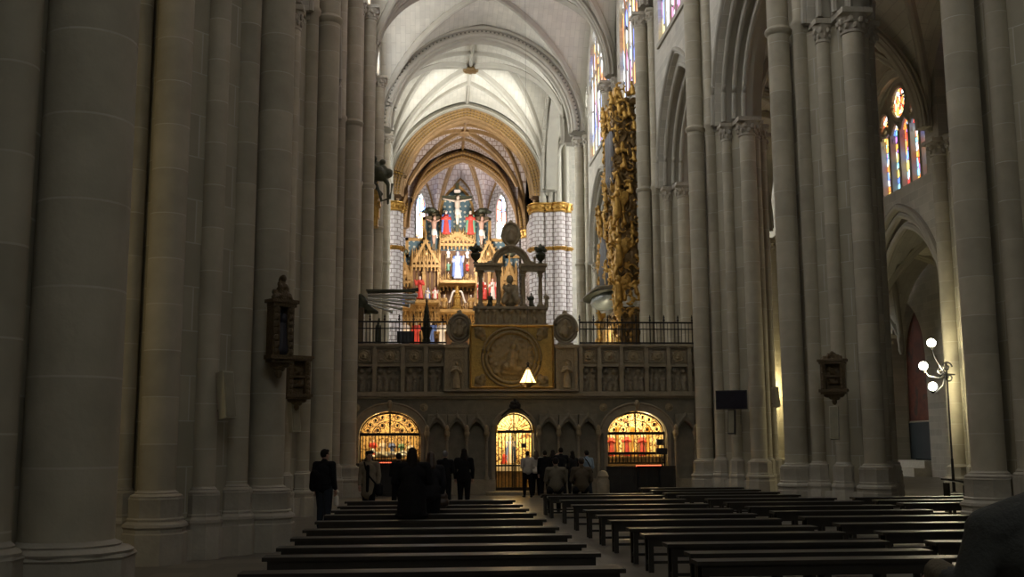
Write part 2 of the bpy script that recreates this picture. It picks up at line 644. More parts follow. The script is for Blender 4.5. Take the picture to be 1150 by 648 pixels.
def pier(px, py, side, label, hb=1.1, k0=1.0, top=31.0, near=1, choir=False):
    """side +1: the nave lies towards +x of the pier"""
    t = thing('clustered_pier', label, 'pier', (px, py, 0), 0, 'clustered stone piers of the nave')
    core = [(1.12, .55), (.72, 1.22), (.2, 1.82), (-.2, 1.75), (-.6, 1.3), (-.95, .5)]
    core = [(a * .94, b * .92) for a, b in core]
    core = core + [(a, -b) for a, b in core[::-1]]
    obj('core', MB().prism(core, lambda u, v, w: (px + side * u, py + v, w), 0, CAPZ), CORE, t, 0)
    up = [(.95, .86), (.95, -.86), (-.57, -.86), (-.57, .86)]
    obj('upper_core', MB().prism(up, lambda u, v, w: (px + side * u, py + v, w), CAPZ, SPR - .4), CORE, t, 0)
    cb = [(a * 1.22, b * 1.13) for a, b in core]
    obj('core_base', MB().prism(cb, lambda u, v, w: (px + side * u, py + v, w), 0, hb * .44), BASE, t, 0)
    for i, (u, v, r, kind) in enumerate(SHAFTS):
        if v > .1 and not near and kind != 'high':
            continue                                       # far flank, never in sight
        if side > 0 and u == -.38 and v < 0:
            continue                                       # this side shows a flat face there
        rr = r * (k0 if i == 0 else 1)
        x, y = px + side * u, py + v
        h = hb * (1 + .02 * ((i * 7) % 3 - 1))
        top_z = SPR if kind == 'high' else CAPZ
        if kind == 'high':
            # a string-like ring round the shaft at the height of the arcade capitals
            pr = [(rr, h * 1.03), (rr, CAPZ + .2), (rr * 1.22, CAPZ + .26), (rr * 1.28, CAPZ + .35), (rr * 1.12, CAPZ + .42), (rr, CAPZ + .45), (rr, SPR - 1.0)]
            sh_ = obj('shaft', MB().lathe(pr, x, y, 28), STONE, t)
        else:
            sh_ = obj('shaft', MB().lathe([(rr, h * 1.03), (rr, CAPZ - .5)], x, y, 24), STONE, t)
        b = MB().lathe(base_prof(rr, h), x, y, 8, ph=PI / 8)
        b.lathe(torus_prof(rr, h), x, y, 24)
        obj('base', b, BASE, sh_, 30)
        capital(sh_, x, y, rr, top_z - (.5 if kind == 'high' else 0), i)
    return t


LEFTX, RIGHTX = AX - 7.775 + .0, AX + 8.05
LL = ['nearest clustered pier with the thickest rounded shaft and a chipped base corner',
      'clustered pier carrying the framed image with a carved crest beside the bench rows',
      'clustered pier behind the man in the dark jacket carrying the plain carved shelf box',
      'clustered pier closing the end of the choir screen beside the reclining figure chapel',
      'pale clustered pier behind the screen railing beside the fan of organ trumpets',
      'pale clustered pier behind the bronze cluster of cherubs in the choir',
      'crossing pier at the end of the choir on the side of the organ trumpets']
RL = ['nearest clustered pier beyond the grey foreground figure, cut by the picture edge',
      'clustered pier carrying the small dark carved shrine with a speaker under it',
      'clustered pier carrying the black screen beside the chapel of three red figures',
      'pale clustered pier behind the railing next to the tall gilded organ case',
      'pale clustered pier half hidden behind the gilded organ case',
      'crossing pier with grouped shafts next to the patterned chancel pier']
for i, y in enumerate(DL):
    pier(LEFTX - (.12 if i == 0 else 0), y, 1, LL[i], 1.02 if i == 0 else 1.10, 1.22 if i == 0 else 1.0, near=i < 2)
for i, y in enumerate(DL[1:]):
    pier(RIGHTX + (.3 if i == 0 else 0), y, -1, RL[i], 1.25, near=False)

# ------------------------------------------------------------------ nave walls with arcade arch and window, bay by bay
HW_A, RISE_A = 3.75, 5.1
HW_W, SILL = 2.95, 20.2
NGLASS = glass('nave_stained_glass', 1.5, (2.4, 2.4, .8), [(.92, .95, 1), (.45, .60, 1), (1, .40, .15), (.95, .95, .95), (.60, .22, .40), (1, .75, .35), (.22, .30, .95), (.92, .95, 1), (.85, .30, .12)])
LGLASS = glass('shade_side_glass', 3.6, (2.2, 2.2, .8), [(.92, .95, 1), (.80, .86, 1), (1, .8, .6), (.95, .95, .95)])
wn = [0]


def u2x(side, u):
    return (LEFTX + u) if side > 0 else (RIGHTX - u)


def pointed_spans(lo, hi, yc, hw, z0, rise, wc, whw, sill, wspr, wrise):
    def f(t):
        out = []
        a = lo
        if hw and abs(t - yc) < hw:
            a = z0 + arch_z(t - yc, hw, rise)
        if whw and abs(t - wc) < whw:
            out += [(a, sill), (wspr + arch_z(t - wc, whw, wrise), hi)]
        else:
            out += [(a, (a + hi) / 2), ((a + hi) / 2, hi)]
        return out
    return f


def bay_wall(side, y0, y1, nm):
    yc = (y0 + y1) / 2
    hw = (y1 - y0) / 2 - 1.15
    ww = hw - .75
    y0, y1 = y0 + .97, y1 - .97
    ts = sorted(set(lin(y0, y1, 2) + lin(yc - hw, yc + hw, 40) + lin(yc - ww, yc + ww, 30)))
    fn = lambda t, w, z: (u2x(side, w), t, z)
    ts = [t for i, t in enumerate(ts) if i == 0 or t - ts[i - 1] > 1e-4]
    w = MB().strips(ts, pointed_spans(CAPZ + .16, 31.2, yc, hw, CAPZ + .16, RISE_A, yc, ww, SILL, 25.2, 3.6), fn, .95, -.6)
    wl = struct(nm, w, WALLY, 0, weld=True)
    # stepped orders of the arcade arch with rolls on their edges
    orders = MB()
    rolls = [MB(), MB(), MB(), MB()]
    hws = [hw + .18, hw, hw - .38, hw - .76, hw - 1.1]
    us = [.98, .72, .42, .16]
    for k in range(1, 4):
        o_, i_ = arch(hws[k], RISE_A * hws[k] / hw, 22), arch(hws[k + 1], RISE_A * hws[k + 1] / hw, 22)
        b = MB().band(o_, i_, lambda a, b_, w_: (u2x(side, w_), yc + a, CAPZ + .18 + b_), us[k], -us[k])
        orders.v, orders.f = orders.v + [], orders.f + []
        orders.add(b.v, b.f)
        rolls[k].tube([(u2x(side, us[k]), yc + a, CAPZ + .18 + b_) for a, b_ in i_], .10, 8)
    hood = arch(hw + .12, RISE_A + .16, 24)
    rolls[0].tube([(u2x(side, .97), yc + a, CAPZ + .18 + b_) for a, b_ in hood], .11, 8)
    o = obj('arch_edge_trim', orders, RIB, wl, 30)
    for q in rolls:
        if q.v:
            obj('arch_moulding', q, RIB, wl)
    # sill course under the window
    obj('sill_trim', MB().box(*sorted((u2x(side, 1.05), u2x(side, .7))), yc - ww, yc + ww, SILL - .22, SILL), RIB, wl, 0)
    # the window: stone mullions and tracery, stained glass behind them
    wn[0] += 1
    mu = MB()
    n = 6
    for k in range(1, n):
        y = yc - ww + 2 * ww * k / n
        mu.box(*sorted((u2x(side, .78), u2x(side, .86))), y - .07, y + .07, SILL, 25.2 + arch_z(y - yc, ww, 3.6) - .02)
    for k in range(n):
        ya, yb = yc - ww + 2 * ww * k / n, yc - ww + 2 * ww * (k + 1) / n
        mu.tube([(u2x(side, .82), (ya + yb) / 2 + a, 25.0 + b_) for a, b_ in arch((yb - ya) / 2, .9, 6)], .05, 6)
    mu.tube([(u2x(side, .82), yc + 1.0 * math.cos(q / 20 * 2 * PI), 27.2 + .9 * math.sin(q / 20 * 2 * PI)) for q in range(20)], .06, 6, True)
    wo = struct('window_%d' % wn[0], mu, RIB, 30)
    gl = arch(ww, 3.6, 20)
    poly = [(a, 25.2 + b_) for a, b_ in gl] + [(ww, SILL), (-ww, SILL)]
    obj('stained_glass', MB().prism(poly, lambda a, b_, w_: (u2x(side, w_), yc + a, b_), .74, .68), NGLASS if side < 0 else LGLASS, wo, 0)


for y0, y1 in zip(DL[:-1], DL[1:]):
    bay_wall(-1, y0, y1, 'wall_right')
    bay_wall(1, y0, y1, 'wall_left')

# ------------------------------------------------------------------ high vaults
XA, XB = u2x(1, .95), u2x(-1, .95)


def vault(name, x0, x1, y0, y1, z0, rise, m, ribm, ribs='diag', rr=.15, n=28, dome=.25, edge=(True, True), nosurf=False):
    xc, yc, hx, hy = (x0 + x1) / 2, (y0 + y1) / 2, (x1 - x0) / 2, (y1 - y0) / 2
    k = rise

    def zf(u, v):
        return z0 + k * max(arch_z(u, 1, 1.14), arch_z(v, 1, 1.14)) / 1.14 + dome * (1 - u * u) * (1 - v * v)
    us = [math.sin(PI / 2 * t) for t in lin(-1, 1, n)]
    vs, fs = [], []
    for j, v in enumerate(us):
        for i, u in enumerate(us):
            vs.append((xc + hx * u, yc + hy * v, zf(u, v)))
    w = n + 1
    for j in range(n):
        for i in range(n):
            fs.append((j * w + i, (j + 1) * w + i, (j + 1) * w + i + 1, j * w + i + 1))
    nv = len(vs)
    vs += [(a, b, c + .3) for a, b, c in vs]
    fs += [tuple(nv + q for q in f[::-1]) for f in fs]
    for i in range(n):                                   # close the rim
        for a, b in ((i, i + 1), (n * w + i + 1, n * w + i), ((i + 1) * w, i * w), (i * w + n, (i + 1) * w + n)):
            fs.append((a, b, b + nv, a + nv))
    ce = struct(name, MB().add(vs, fs), m, 35)
    ts = lin(-1, 1, 40)

    def rib(fn, r):
        pts = [Vector(fn(t)) for t in ts]
        mb = MB()
        mb.tube([p - Vector((0, 0, .12)) for p in pts], r, 8)
        mb.tube([p + Vector((0, 0, r * .3)) for p in pts], r * 1.45, 6)
        obj('rib', mb, ribm, ce)
    pt = lambda u, v: (xc + hx * u, yc + hy * v, zf(u, v))
    if 'd' in ribs:
        rib(lambda t: pt(math.sin(PI / 2 * t), math.sin(PI / 2 * t)), rr)
        rib(lambda t: pt(math.sin(PI / 2 * t), -math.sin(PI / 2 * t)), rr)
    if 'r' in ribs:
        rib(lambda t: pt(t, 0), rr * .7)
        rib(lambda t: pt(0, t), rr * .7)
    if 's' in ribs:
        for sx in (-1, 1):
            for sy in (-1, 1):
                for q in (0, 1):
                    tgt = (sx * .45, 0) if q else (0, sy * .45)
                    rib(lambda t: pt(*[a + (b - a) * math.sin(PI / 4 * (t + 1)) for a, b in zip((sx, sy), tgt)]), rr * .8)
    boss = MB().lathe([(.02, -.5), (.5, -.45), (.62, -.3), (.5, -.1), (.3, 0)], xc, yc, 12, z0=zf(0, 0))
    for q in range(8):
        boss.ell((xc + .45 * math.cos(q * PI / 4), yc + .45 * math.sin(q * PI / 4), zf(0, 0) - .38), (.16, .16, .12), 6, 4)
    obj('boss', boss, GOLDDARK if ribm is RIB and hy > 7 else ribm, ce)
    return ce


def cross_arch(name, xc, y, hw, z0, rise, depth, width, m, dent=None, dm=None, rolls=2):
    """arch across the nave: a moulded band, with rows of dentils if dent is set"""
    o_, i_ = arch(hw, rise, 36), arch(hw - width, rise - width * .95, 36)
    w = MB().band(o_, i_, lambda a, b_, w_: (xc + a, w_, z0 + b_), y - depth / 2, y + depth / 2)
    ce = struct(name, w, m, 30)
    for k in range(rolls):
        f = (k + .5) / rolls
        p = arch(hw - width * f, rise - width * .95 * f, 36)
        obj('roll_moulding', MB().tube([(xc + a, y - depth / 2 - .04, z0 + b_) for a, b_ in p], width * .16, 8), m, ce)
    p = arch(hw - width, rise - width * .95, 36)
    obj('roll_moulding', MB().tube([(xc + a, y, z0 + b_) for a, b_ in p], width * .22, 8), m, ce)
    if dent:
        d = MB()
        for row in dent:
            q = arch(hw - width * row, rise - width * .95 * row, 36)
            q = [Vector((a, 0, b_)) for a, b_ in q]
            L = 0
            for a, b_ in zip(q[:-1], q[1:]):
                t = (b_ - a).normalized()
                nstep = max(1, int((b_ - a).length / .29))
                for s in range(nstep):
                    p_ = a + (b_ - a) * ((s + .5) / nstep)
                    ang = math.atan2(t.z, t.x)
                    d.obox((xc + p_.x, y - depth / 2 - .05, z0 + p_.z), (.08, .12, .085), Matrix.Rotation(-ang, 3, 'Y'))
        obj('dentil_trim', d, dm or m, ce, 0)
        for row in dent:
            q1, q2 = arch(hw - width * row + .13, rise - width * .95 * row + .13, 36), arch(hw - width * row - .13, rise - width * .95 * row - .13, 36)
            obj('shade_band_trim', MB().band(q1, q2, lambda a, b_, w_: (xc + a, w_, z0 + b_), y - depth / 2 - .04, y - depth / 2 + .02), DARKRIB if dm is None else RETDARK, ce, 0)  # flat dark band paints the shade between and behind the dentils
    return ce


for y0, y1 in zip(DL[:-1], DL[1:]):
    vault('ceiling', XA, XB, y0, y1, SPR, 7.3, WEB, RIB, 'd', .16)
tr = [0]


def trim_name():
    tr[0] += 1
    return 'trim_%d' % tr[0]


for y in DL[1:-1]:
    cross_arch(trim_name(), AX, y, (XB - XA) / 2 + .1, SPR, 7.35, .8, .45, RIB)
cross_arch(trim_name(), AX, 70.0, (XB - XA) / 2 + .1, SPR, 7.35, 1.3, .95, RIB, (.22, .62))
# crossing
CX = 3.25
vault('ceiling', 3.12 - 6.6, 3.12 + 6.6, 71.3, 85.5, 22.5, 7.55, WEB, RIB, 'drs', .2, 40, .45)

# transepts: arms to both sides of the crossing with tall windows that light the crossing
for sx, xw in ((-1, -16.0), (1, 24.0)):
    xin = 3.12 + sx * 6.7
    a, b = sorted((xw, xin))
    vault('ceiling', a, b, 70.5, 86, SPR, 7.3, WEB, RIB, 'd', .18, 20)
    nm = 'wall_transept_%s' % ('north' if sx < 0 else 'south')
    ts = sorted(set(lin(69.5, 87, 2) + lin(78 - 5, 78 + 5, 20)))
    struct(nm, MB().strips(ts, pointed_spans(0, 31, 78, 0, 0, 0, 78, 5.0, 14.0, 22.0, 6.0), lambda t, w, z: (w, t, z), xw, xw + sx * 1.0), WALLY, 0, weld=True)
    wn[0] += 1
    poly = [(p, 22.0 + q) for p, q in arch(5.0, 6.0, 14)] + [(5.0, 14.0), (-5.0, 14.0)]
    mu = MB()
    for k in range(1, 6):
        y = 73 + 10 * k / 6
        mu.box(*sorted((xw + sx * .2, xw + sx * .5)), y - .1, y + .1, 14, 22 + arch_z(y - 78, 5, 6))
    wo = struct('window_%d' % wn[0], mu, RIB, 0)
    obj('stained_glass', MB().prism(poly, lambda p, q, w: (w, 78 + p, q), xw + sx * .6, xw + sx * .7), glass('transept_glass_' + ('n' if sx < 0 else 's'), 13.0, (2, 2, .8), [(.95, .97, 1), (.9, .95, 1), (1, .9, .75), (.95, .97, 1)]), wo, 0)
    for yy, tail in ((69.6, 'west'), (87.0, 'east')):
        if yy > 80:
            struct('wall_transept_east', MB().box(min(xw, xin + sx * 2.0), max(xw, xin + sx * 2.0), yy, yy + .8, 0, 31), WALLX, 0)

# ------------------------------------------------------------------ chancel
ts = sorted(set([3.12 - 8.7, 3.12 + 8.7] + [3.12 + 6.4 * math.sin(PI / 2 * q) for q in lin(-1, 1, 40)]))
struct('wall_crossing_east', MB().strips(ts, lambda t: [(22.2 + arch_z(t - 3.12, 6.4, 7.55) if abs(t - 3.12) < 6.4 else 21.56, 31)], lambda t, w, z: (t, w, z), 86.0, 86.6), WALLX, 0, weld=True)
ce_ = [o for o in bpy.data.objects if o.name == 'wall_crossing_east'][0]
for s_ in (-1, 1):
    for u_, v_, r_ in ((6.25, .55, .3), (6.9, .75, .22), (7.5, .85, .3), (8.2, .6, .25)):
        obj('rib_shaft', MB().lathe([(r_, 21.55), (r_, 26.5 + u_ * .1), (r_ * .5, 30)], 3.12 + s_ * u_, 86 - v_ * .55, 14), RIB, ce_)
for s_ in (-1, 1):                    # arches from the crossing into the transepts, with dentils
    xx = 3.12 + s_ * 6.75
    tn = None
    for hw_, wd_ in ((7.3, .5), (6.8, .5)):
        o_, i_ = arch(hw_, 7.2, 30), arch(hw_ - wd_, 7.2 - wd_, 30)
        mb = MB().band(o_, i_, lambda a, b_, w_: (xx + w_ * (1 if hw_ > 7 else .6), 78.1 + a, 22.4 + b_), -.6, .6)
        oo = struct('trim_%d' % (100 + int(hw_ * 10) + s_), mb, RIB, 30)
        d = MB()
        for (ya, za), (yb, zb) in zip(i_[:-1], i_[1:]):
            for f in (.25, .75):
                d.obox((xx - s_ * .62, 78.1 + ya + (yb - ya) * f, 22.5 + za + (zb - za) * f), (.1, .09, .09), 0)
        obj('dentil_trim', d, RIB, oo, 0)
        obj('roll_moulding', MB().tube([(xx - s_ * .6, 78.1 + a, 22.4 + b_) for a, b_ in o_], .12, 6), RIB, oo)
AC = 3.12                           # its axis
cross_arch(trim_name(), AC, 86.3, 6.75, 22.1, 7.85, 1.6, .45, RIB, None, None, 1)
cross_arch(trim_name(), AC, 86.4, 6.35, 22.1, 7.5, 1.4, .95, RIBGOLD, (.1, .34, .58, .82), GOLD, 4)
vault('ceiling', AC - 5.8, AC + 5.8, 87.2, 96.6, 21.9, 7.3, CHWEB, RIBGOLD, 'drs', .17, 30, .3)
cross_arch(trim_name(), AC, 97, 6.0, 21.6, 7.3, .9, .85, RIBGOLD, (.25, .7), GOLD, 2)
for yy in (89.5, 93):
    pass
# side walls of the chancel
struct('wall_chancel_south', MB().box(AC + 5.85, AC + 6.4, 87.3, 96.1, 0, 21.75), CHBLOCKY, 0)
struct('wall_chancel_north', MB().box(AC - 6.4, AC - 5.85, 87.3, 96.1, 0, 21.75), CHBLOCKY, 0)


def chancel_pier(x, y, s, label, big=1.0):
    t = thing('chancel_pier', label, 'pier', (x, y, 0), 0, None)
    pos = [(0, 0, .62), (.85, -.35, .42), (1.6, -.5, .5), (-.45, .55, .35), (2.3, -.2, .35)]
    core = [(-.5, .9), (-.35, -.2), (.6, -.45), (2.5, -.5), (2.6, .9)]
    core = core if s > 0 else [(a, b) for a, b in core]
    obj('core', MB().prism(core, lambda u, v, w: (x + s * u * big, y + v * big, w), 0, 21.3), CHBLOCK, t, 0)
    for u, v, r in pos:
        X, Y, r = x + s * u * big, y + v * big, r * big
        sh_ = obj('shaft', MB().lathe([(r, 0), (r, 20.8)], X, Y, 18), CHBLOCK, t)
        for zc, hh in ((17.7, .3), (21.15, .75)):
            g = MB().lathe([(r * 1.02, -hh / 2), (r * 1.2, -hh * .4), (r * 1.1, -.1), (r * 1.35, .05), (r * 1.3, hh * .3), (r * 1.5, hh * .42), (r * 1.5, hh / 2)], X, Y, 16, z0=zc)
            for k in range(8):
                q = k * PI / 4
                g.ell((X + r * 1.25 * math.cos(q), Y + r * 1.25 * math.sin(q), zc + .05), (r * .28, r * .28, hh * .3), 6, 4)
            obj('gilded_capital' if hh > .5 else 'gilded_ring', g, GOLD, sh_)
    return t


chancel_pier(AC + 6.0, 86.3, 1, 'white patterned chancel pier with gilded capitals behind the carved altarpiece')
chancel_pier(AC - 6.0, 86.3, -1, 'white patterned chancel pier seen as a narrow strip beyond the organ trumpets')
chancel_pier(AC + 5.9, 97, 1, 'slim patterned pier with one gilded capital deep inside the chancel', .55)

# apse: canted walls, webs lifted over the windows, gilded ribs fanning out from a boss
AY, AR = 98.0, 5.75
SEC = 48.0
zspring, adome, awall = 21.4, 8.0, 6.6


def apse_pt(ph, q):
    """ph in degrees from the axis, q radius 0..1 -> point on the fan vault"""
    t = ((ph + SEC / 2) % SEC) / SEC * 2 - 1
    chord = math.cos(R(SEC / 2)) / math.cos(R(t * SEC / 2))
    rr = AR * q * chord
    z = zspring + max(adome * arch_z(q, 1, 1.14) / 1.14, awall * arch_z(t, 1, 1.5) / 1.5 + .5 * (1 - q))
    return Vector((AC + rr * math.sin(R(ph)), AY + rr * math.cos(R(ph)), z))


na, nr = 96, 14
vs, fs = [], []
for j in range(nr + 1):
    for i in range(na + 1):
        vs.append(apse_pt(-120 + 240 * i / na, math.sin(PI / 2 * (j / nr)) * .999 + .001))
for j in range(nr):
    for i in range(na):
        fs.append((j * (na + 1) + i, (j + 1) * (na + 1) + i, (j + 1) * (na + 1) + i + 1, j * (na + 1) + i + 1))
nv = len(vs)
vs += [v + Vector((0, 0, .25)) for v in vs]
fs += [tuple(nv + q for q in f[::-1]) for f in fs]
ap = struct('ceiling', MB().add(vs, fs), blocks('apse_web', (.50, .43, .41), (.30, .23, .21), .42, .42, .04, 'X', var=.12), 30)
for ph in (-120, -72, -24, 24, 72, 120):
    mb = MB()
    for off, rr in ((-1.9, .085), (0, .15), (1.9, .085)):
        mb.tube([apse_pt(ph, q) - Vector((0, 0, .08)) + Vector((off * .09 * math.cos(R(ph)), -off * .09 * math.sin(R(ph)), 0)) for q in [math.sin(PI / 2 * s) for s in lin(0.02, 1, 20)]], rr, 6)
    obj('rib', mb, RIBGOLD, ap)
obj('boss', MB().lathe([(.05, -.45), (.5, -.4), (.6, -.2), (.4, .1)], AC, AY, 12, z0=apse_pt(10, 0.001).z), GOLD, ap)
for k in range(-1, 2):
    ph0, ph1 = k * SEC - SEC / 2, k * SEC + SEC / 2
    p0 = Vector((AC + AR * math.sin(R(ph0)), AY + AR * math.cos(R(ph0)), 0))
    p1 = Vector((AC + AR * math.sin(R(ph1)), AY + AR * math.cos(R(ph1)), 0))
    d = (p1 - p0)
    nrm = Vector((d.y, -d.x, 0)).normalized()
    if nrm.dot(Vector((AC, AY, 0)) - p0) > 0:
        nrm = -nrm
    hw = .72
    L = d.length
    win = abs(k) == 1

    def spans(t):
        z1 = zspring + awall * arch_z(t * 2 - 1, 1, 1.5) / 1.5 + .3
        dd = abs((t - .5) * L)
        if win and dd < hw:
            return [(0, 21.2), (min(24.6 + arch_z(dd, hw, 1.5), z1 - .2), z1)]
        if win:
            return [(0, 21.2), (21.2, z1)]
        return [(0, 12), (12, z1)]
    ts = sorted(set(lin(0, 1, 16) + [.5 + hw / L * s for s in lin(-1, 1, 12)]))
    struct('wall_apse', MB().strips(ts, spans, lambda t, w, z: p0 + d * t + nrm * w + Vector((0, 0, z)), 0, .5), CHBLOCK, 0, weld=True)
    # gilded moulding round the lunette
    obj_r = MB().tube([p0 + d * t - nrm * .06 + Vector((0, 0, zspring - .1 + awall * arch_z(t * 2 - 1, 1, 1.5) / 1.5)) for t in lin(0, 1, 24)], .13, 8)
    struct(trim_name(), obj_r, RIBGOLD)
    if win:
        wn[0] += 1
        mid = p0 + d * .5
        e = d.normalized()
        poly = [(a, 24.6 + b_) for a, b_ in arch(hw, 1.5, 10)] + [(hw, 21.2), (-hw, 21.2)]
        fr = MB().tube([mid + e * a - nrm * .02 + Vector((0, 0, b_)) for a, b_ in poly], .09, 6, True)
        fr.tube([mid + nrm * .1 + Vector((0, 0, 21.2)), mid + nrm * .1 + Vector((0, 0, 26.0))], .05, 6)
        wo = struct('window_%d' % wn[0], fr, RIB)
        obj('stained_glass', MB().prism(poly, lambda a, b_, w_: mid + e * a + nrm * w_ + Vector((0, 0, b_)), .2, .26),
            glass('apse_glass_%d' % k, 5.0, (2.0, 2.0, .9), [(.75, .88, 1), (.9, .95, 1), (.35, .55, 1), (.95, .97, 1), (.9, .3, .2), (.9, .95, 1)] if k > 0 else
                  [(.25, .45, 1), (.85, .93, 1), (.3, .7, .8), (.9, .95, 1), (.95, .3, .1), (.5, .3, .7), (1, .8, .3)]), wo, 0)

# ------------------------------------------------------------------ south aisles (beyond the pier row with the benches between)
OX = 19.9                           # outer arcade
OUT_D = [39.0, 48.8, 58.6, 29.2]
vaultbays = list(zip(DL[1:-1], DL[2:]))
for y0, y1 in vaultbays:
    vault('ceiling', RIGHTX + (1.35 if y0 < 20 else .95), OX - .4, y0, y1, CAPZ + .55, 5.0, WEB, RIB, 'd', .13, 20)
for y in DL[2:-1]:
    cross_arch(trim_name(), (RIGHTX + OX) / 2, y, (OX - RIGHTX) / 2 - .5, CAPZ + .55, 5.0, .6, .35, RIB)


def side_pier(x, y, label):
    t = thing('aisle_pier', label, 'pier', (x, y, 0), 0, 'outer aisle piers')
    obj('core', MB().prism([(.75, .4), (.4, .9), (-.4, .9), (-.75, .4), (-.75, -.4), (-.4, -.9), (.4, -.9), (.75, -.4)], lambda u, v, w: (x + u, y + v, w), 0, 13.2), CORE, t, 0)
    for (u, v, r, top) in ((-.85, 0, .30, 12.9), (-.6, -.62, .2, 12.9), (0, -1.05, .30, 6.5), (.5, -.8, .2, 6.5), (-.6, .62, .2, 12.9), (0, 1.05, .3, 6.5), (.85, 0, .3, 6.5)):
        sh_ = obj('shaft', MB().lathe([(r, 1.0), (r, top - .45)], x + u, y + v, 22), STONE, t)
        b = MB().lathe(base_prof(r, 1.0), x + u, y + v, 8, ph=PI / 8)
        b.lathe(torus_prof(r, 1.0), x + u, y + v, 20)
        obj('base', b, BASE, sh_, 30)
        capital(sh_, x + u, y + v, r, top, 3)
    return t


side_pier(OX, 37.5, 'aisle pier lit by the three round globe lamps')
side_pier(OX, 57.0, 'distant aisle pier seen as a thin lit strip between two clustered piers')
side_pier(OX, 47.2, 'aisle pier between the stained glass window and the distant lit strip')
side_pier(OX, 27.8, 'aisle pier hidden in the dark beyond the nearest pier at the picture edge')
AGLASS = glass('aisle_stained_glass', 1.25, (5, 5, 3.2), [(.15, .3, 1), (1, .25, .05), (1, .75, .2), (.8, .9, 1), (.85, .08, .06), (.3, .75, 1), (1, .5, .1), (.5, .2, .7), (.9, .95, 1)])
AGLASS2 = glass('aisle_tracery_glass', 1.25, (5, 5, 4), [(1, .22, .04), (1, .6, .1), (1, .8, .3), (.9, .1, .05), (.9, .95, 1)])
for y0, y1 in ((27.8, 37.5), (37.5, 47.2), (47.2, 57.0)):
    yc = (y0 + y1) / 2
    hw, ww = 3.75, 2.8
    y0, y1 = y0 + .95, y1 - .95
    ts = sorted(set(lin(y0, y1, 2) + lin(yc - hw, yc + hw, 36) + lin(yc - ww, yc + ww, 24)))
    w = MB().strips(ts, pointed_spans(6.7, 18.8, yc, hw, 6.7, 4.7, yc, ww, 12.3, 14.2, 2.9), lambda t, w_, z: (OX + w_, t, z), -.35, .45)
    wl = struct('wall_aisle', w, WALLY, 0, weld=True)
    for k, (hh, uu) in enumerate(((hw - .02, -.37), (hw - .3, -.2), (hw - .65, 0))):
        p = arch(hh, 4.7 * hh / hw, 22)
        obj('arch_moulding', MB().tube([(OX + uu, yc + a, 6.9 + b_) for a, b_ in p], .15, 8), RIB, wl)
    p = arch(ww + .3, 3.3, 20)
    obj('arch_moulding', MB().tube([(OX - .35, yc + a, 14.2 + b_) for a, b_ in p], .1, 8), RIB, wl)
    wn[0] += 1
    # four lancets and a rose head between stone tracery
    st = MB()
    n = 6
    lw = 2 * ww / n
    for k in range(n + 1):
        y = yc - ww + lw * k
        y = min(max(y, yc - ww + .06), yc + ww - .06)
        st.box(OX - .12, OX + .12, y - .11, y + .11, 12.2, 14.9 if 0 < k < n else 14.4)
    for k in range(n):
        ym = yc - ww + lw * (k + .5)
        o_ = arch(lw / 2 + .05, .85, 8)
        st.tube([(OX, ym + a, 14.55 + b_) for a, b_ in o_], .09, 6)
    for (ym, zm, rr) in ((yc - 1.45, 15.55, .5), (yc + 1.45, 15.55, .5), (yc, 16.1, .72)):
        st.tube([(OX, ym + rr * math.cos(q / 18 * 2 * PI), zm + rr * math.sin(q / 18 * 2 * PI)) for q in range(18)], .1, 6, True)
    o_ = arch(ww - .05, 2.9, 20)
    st.tube([(OX, yc + a, 14.2 + b_) for a, b_ in o_], .14, 8)
    # solid stone spandrels between the lights of the head
    def spans(t):
        top = 14.2 + arch_z(t - yc, ww, 2.9)
        k = int((t - (yc - ww)) / lw)
        ym = yc - ww + lw * (min(k, n - 1) + .5)
        a = 14.55 + arch_z(t - ym, lw / 2 + .02, .85)
        cuts = []
        for (y_, zm, rr) in ((yc - 1.45, 15.55, .5), (yc + 1.45, 15.55, .5), (yc, 16.1, .72)):
            dq = rr * rr - (t - y_) ** 2
            if dq > 0:
                cuts.append((zm - math.sqrt(dq), zm + math.sqrt(dq)))
        cuts.sort()
        out = []
        for l, h in cuts:
            if l > a:
                out.append((a, l))
            a = max(a, h)
        if top > a:
            out.append((a, top))
        return out + [(a, a)] * (4 - len(out))
    st.strips(lin(yc - ww, yc + ww, 70), spans, lambda t, w_, z: (OX + w_, t, z), -.04, .04)
    wo = struct('window_%d' % wn[0], st, RIB, 30)
    g1 = [(-ww, 12.2), (ww, 12.2), (ww, 15.2), (-ww, 15.2)]
    obj('stained_glass', MB().prism(g1, lambda a, b_, w_: (OX + w_, yc + a, b_), .14, .2), AGLASS, wo, 0)
    g2 = [(a, 14.2 + b_) for a, b_ in arch(ww, 2.9, 14) if b_ > .88]
    obj('rose_glass', MB().prism(g2, lambda a, b_, w_: (OX + w_, yc + a, b_), .14, .2), AGLASS2, wo, 0)

# outer aisle: vault, outer wall with a tall chapel niche holding a dark painting
for y0, y1 in ((39.0, 48.8), (48.8, 58.6), (58.6, 70)):
    vault('ceiling', OX + 1.3, 26.8, y0, y1, 6.9, 4.6, WEB, RIB, 'd', .11, 16)
OWX = 27.0
ts = sorted(set(lin(28, 72, 2) + lin(56.2, 60.6, 24)))
struct('wall_outer', MB().strips(ts, pointed_spans(0, 13, 58.4, 2.2, 6.6, 3.2, 0, 0, 0, 0, 0), lambda t, w, z: (OWX + w, t, z), 0, 1.2), WALLY, 0, weld=True)
struct('wall_outer_end', MB().box(OX, 29, 72, 72.6, 0, 13), WALLX, 0)
pn = thing('wall_painting', 'tall dark red painting under a pointed arch beyond the three globe lamps', 'painting', (OWX + .9, 58.4, 0))


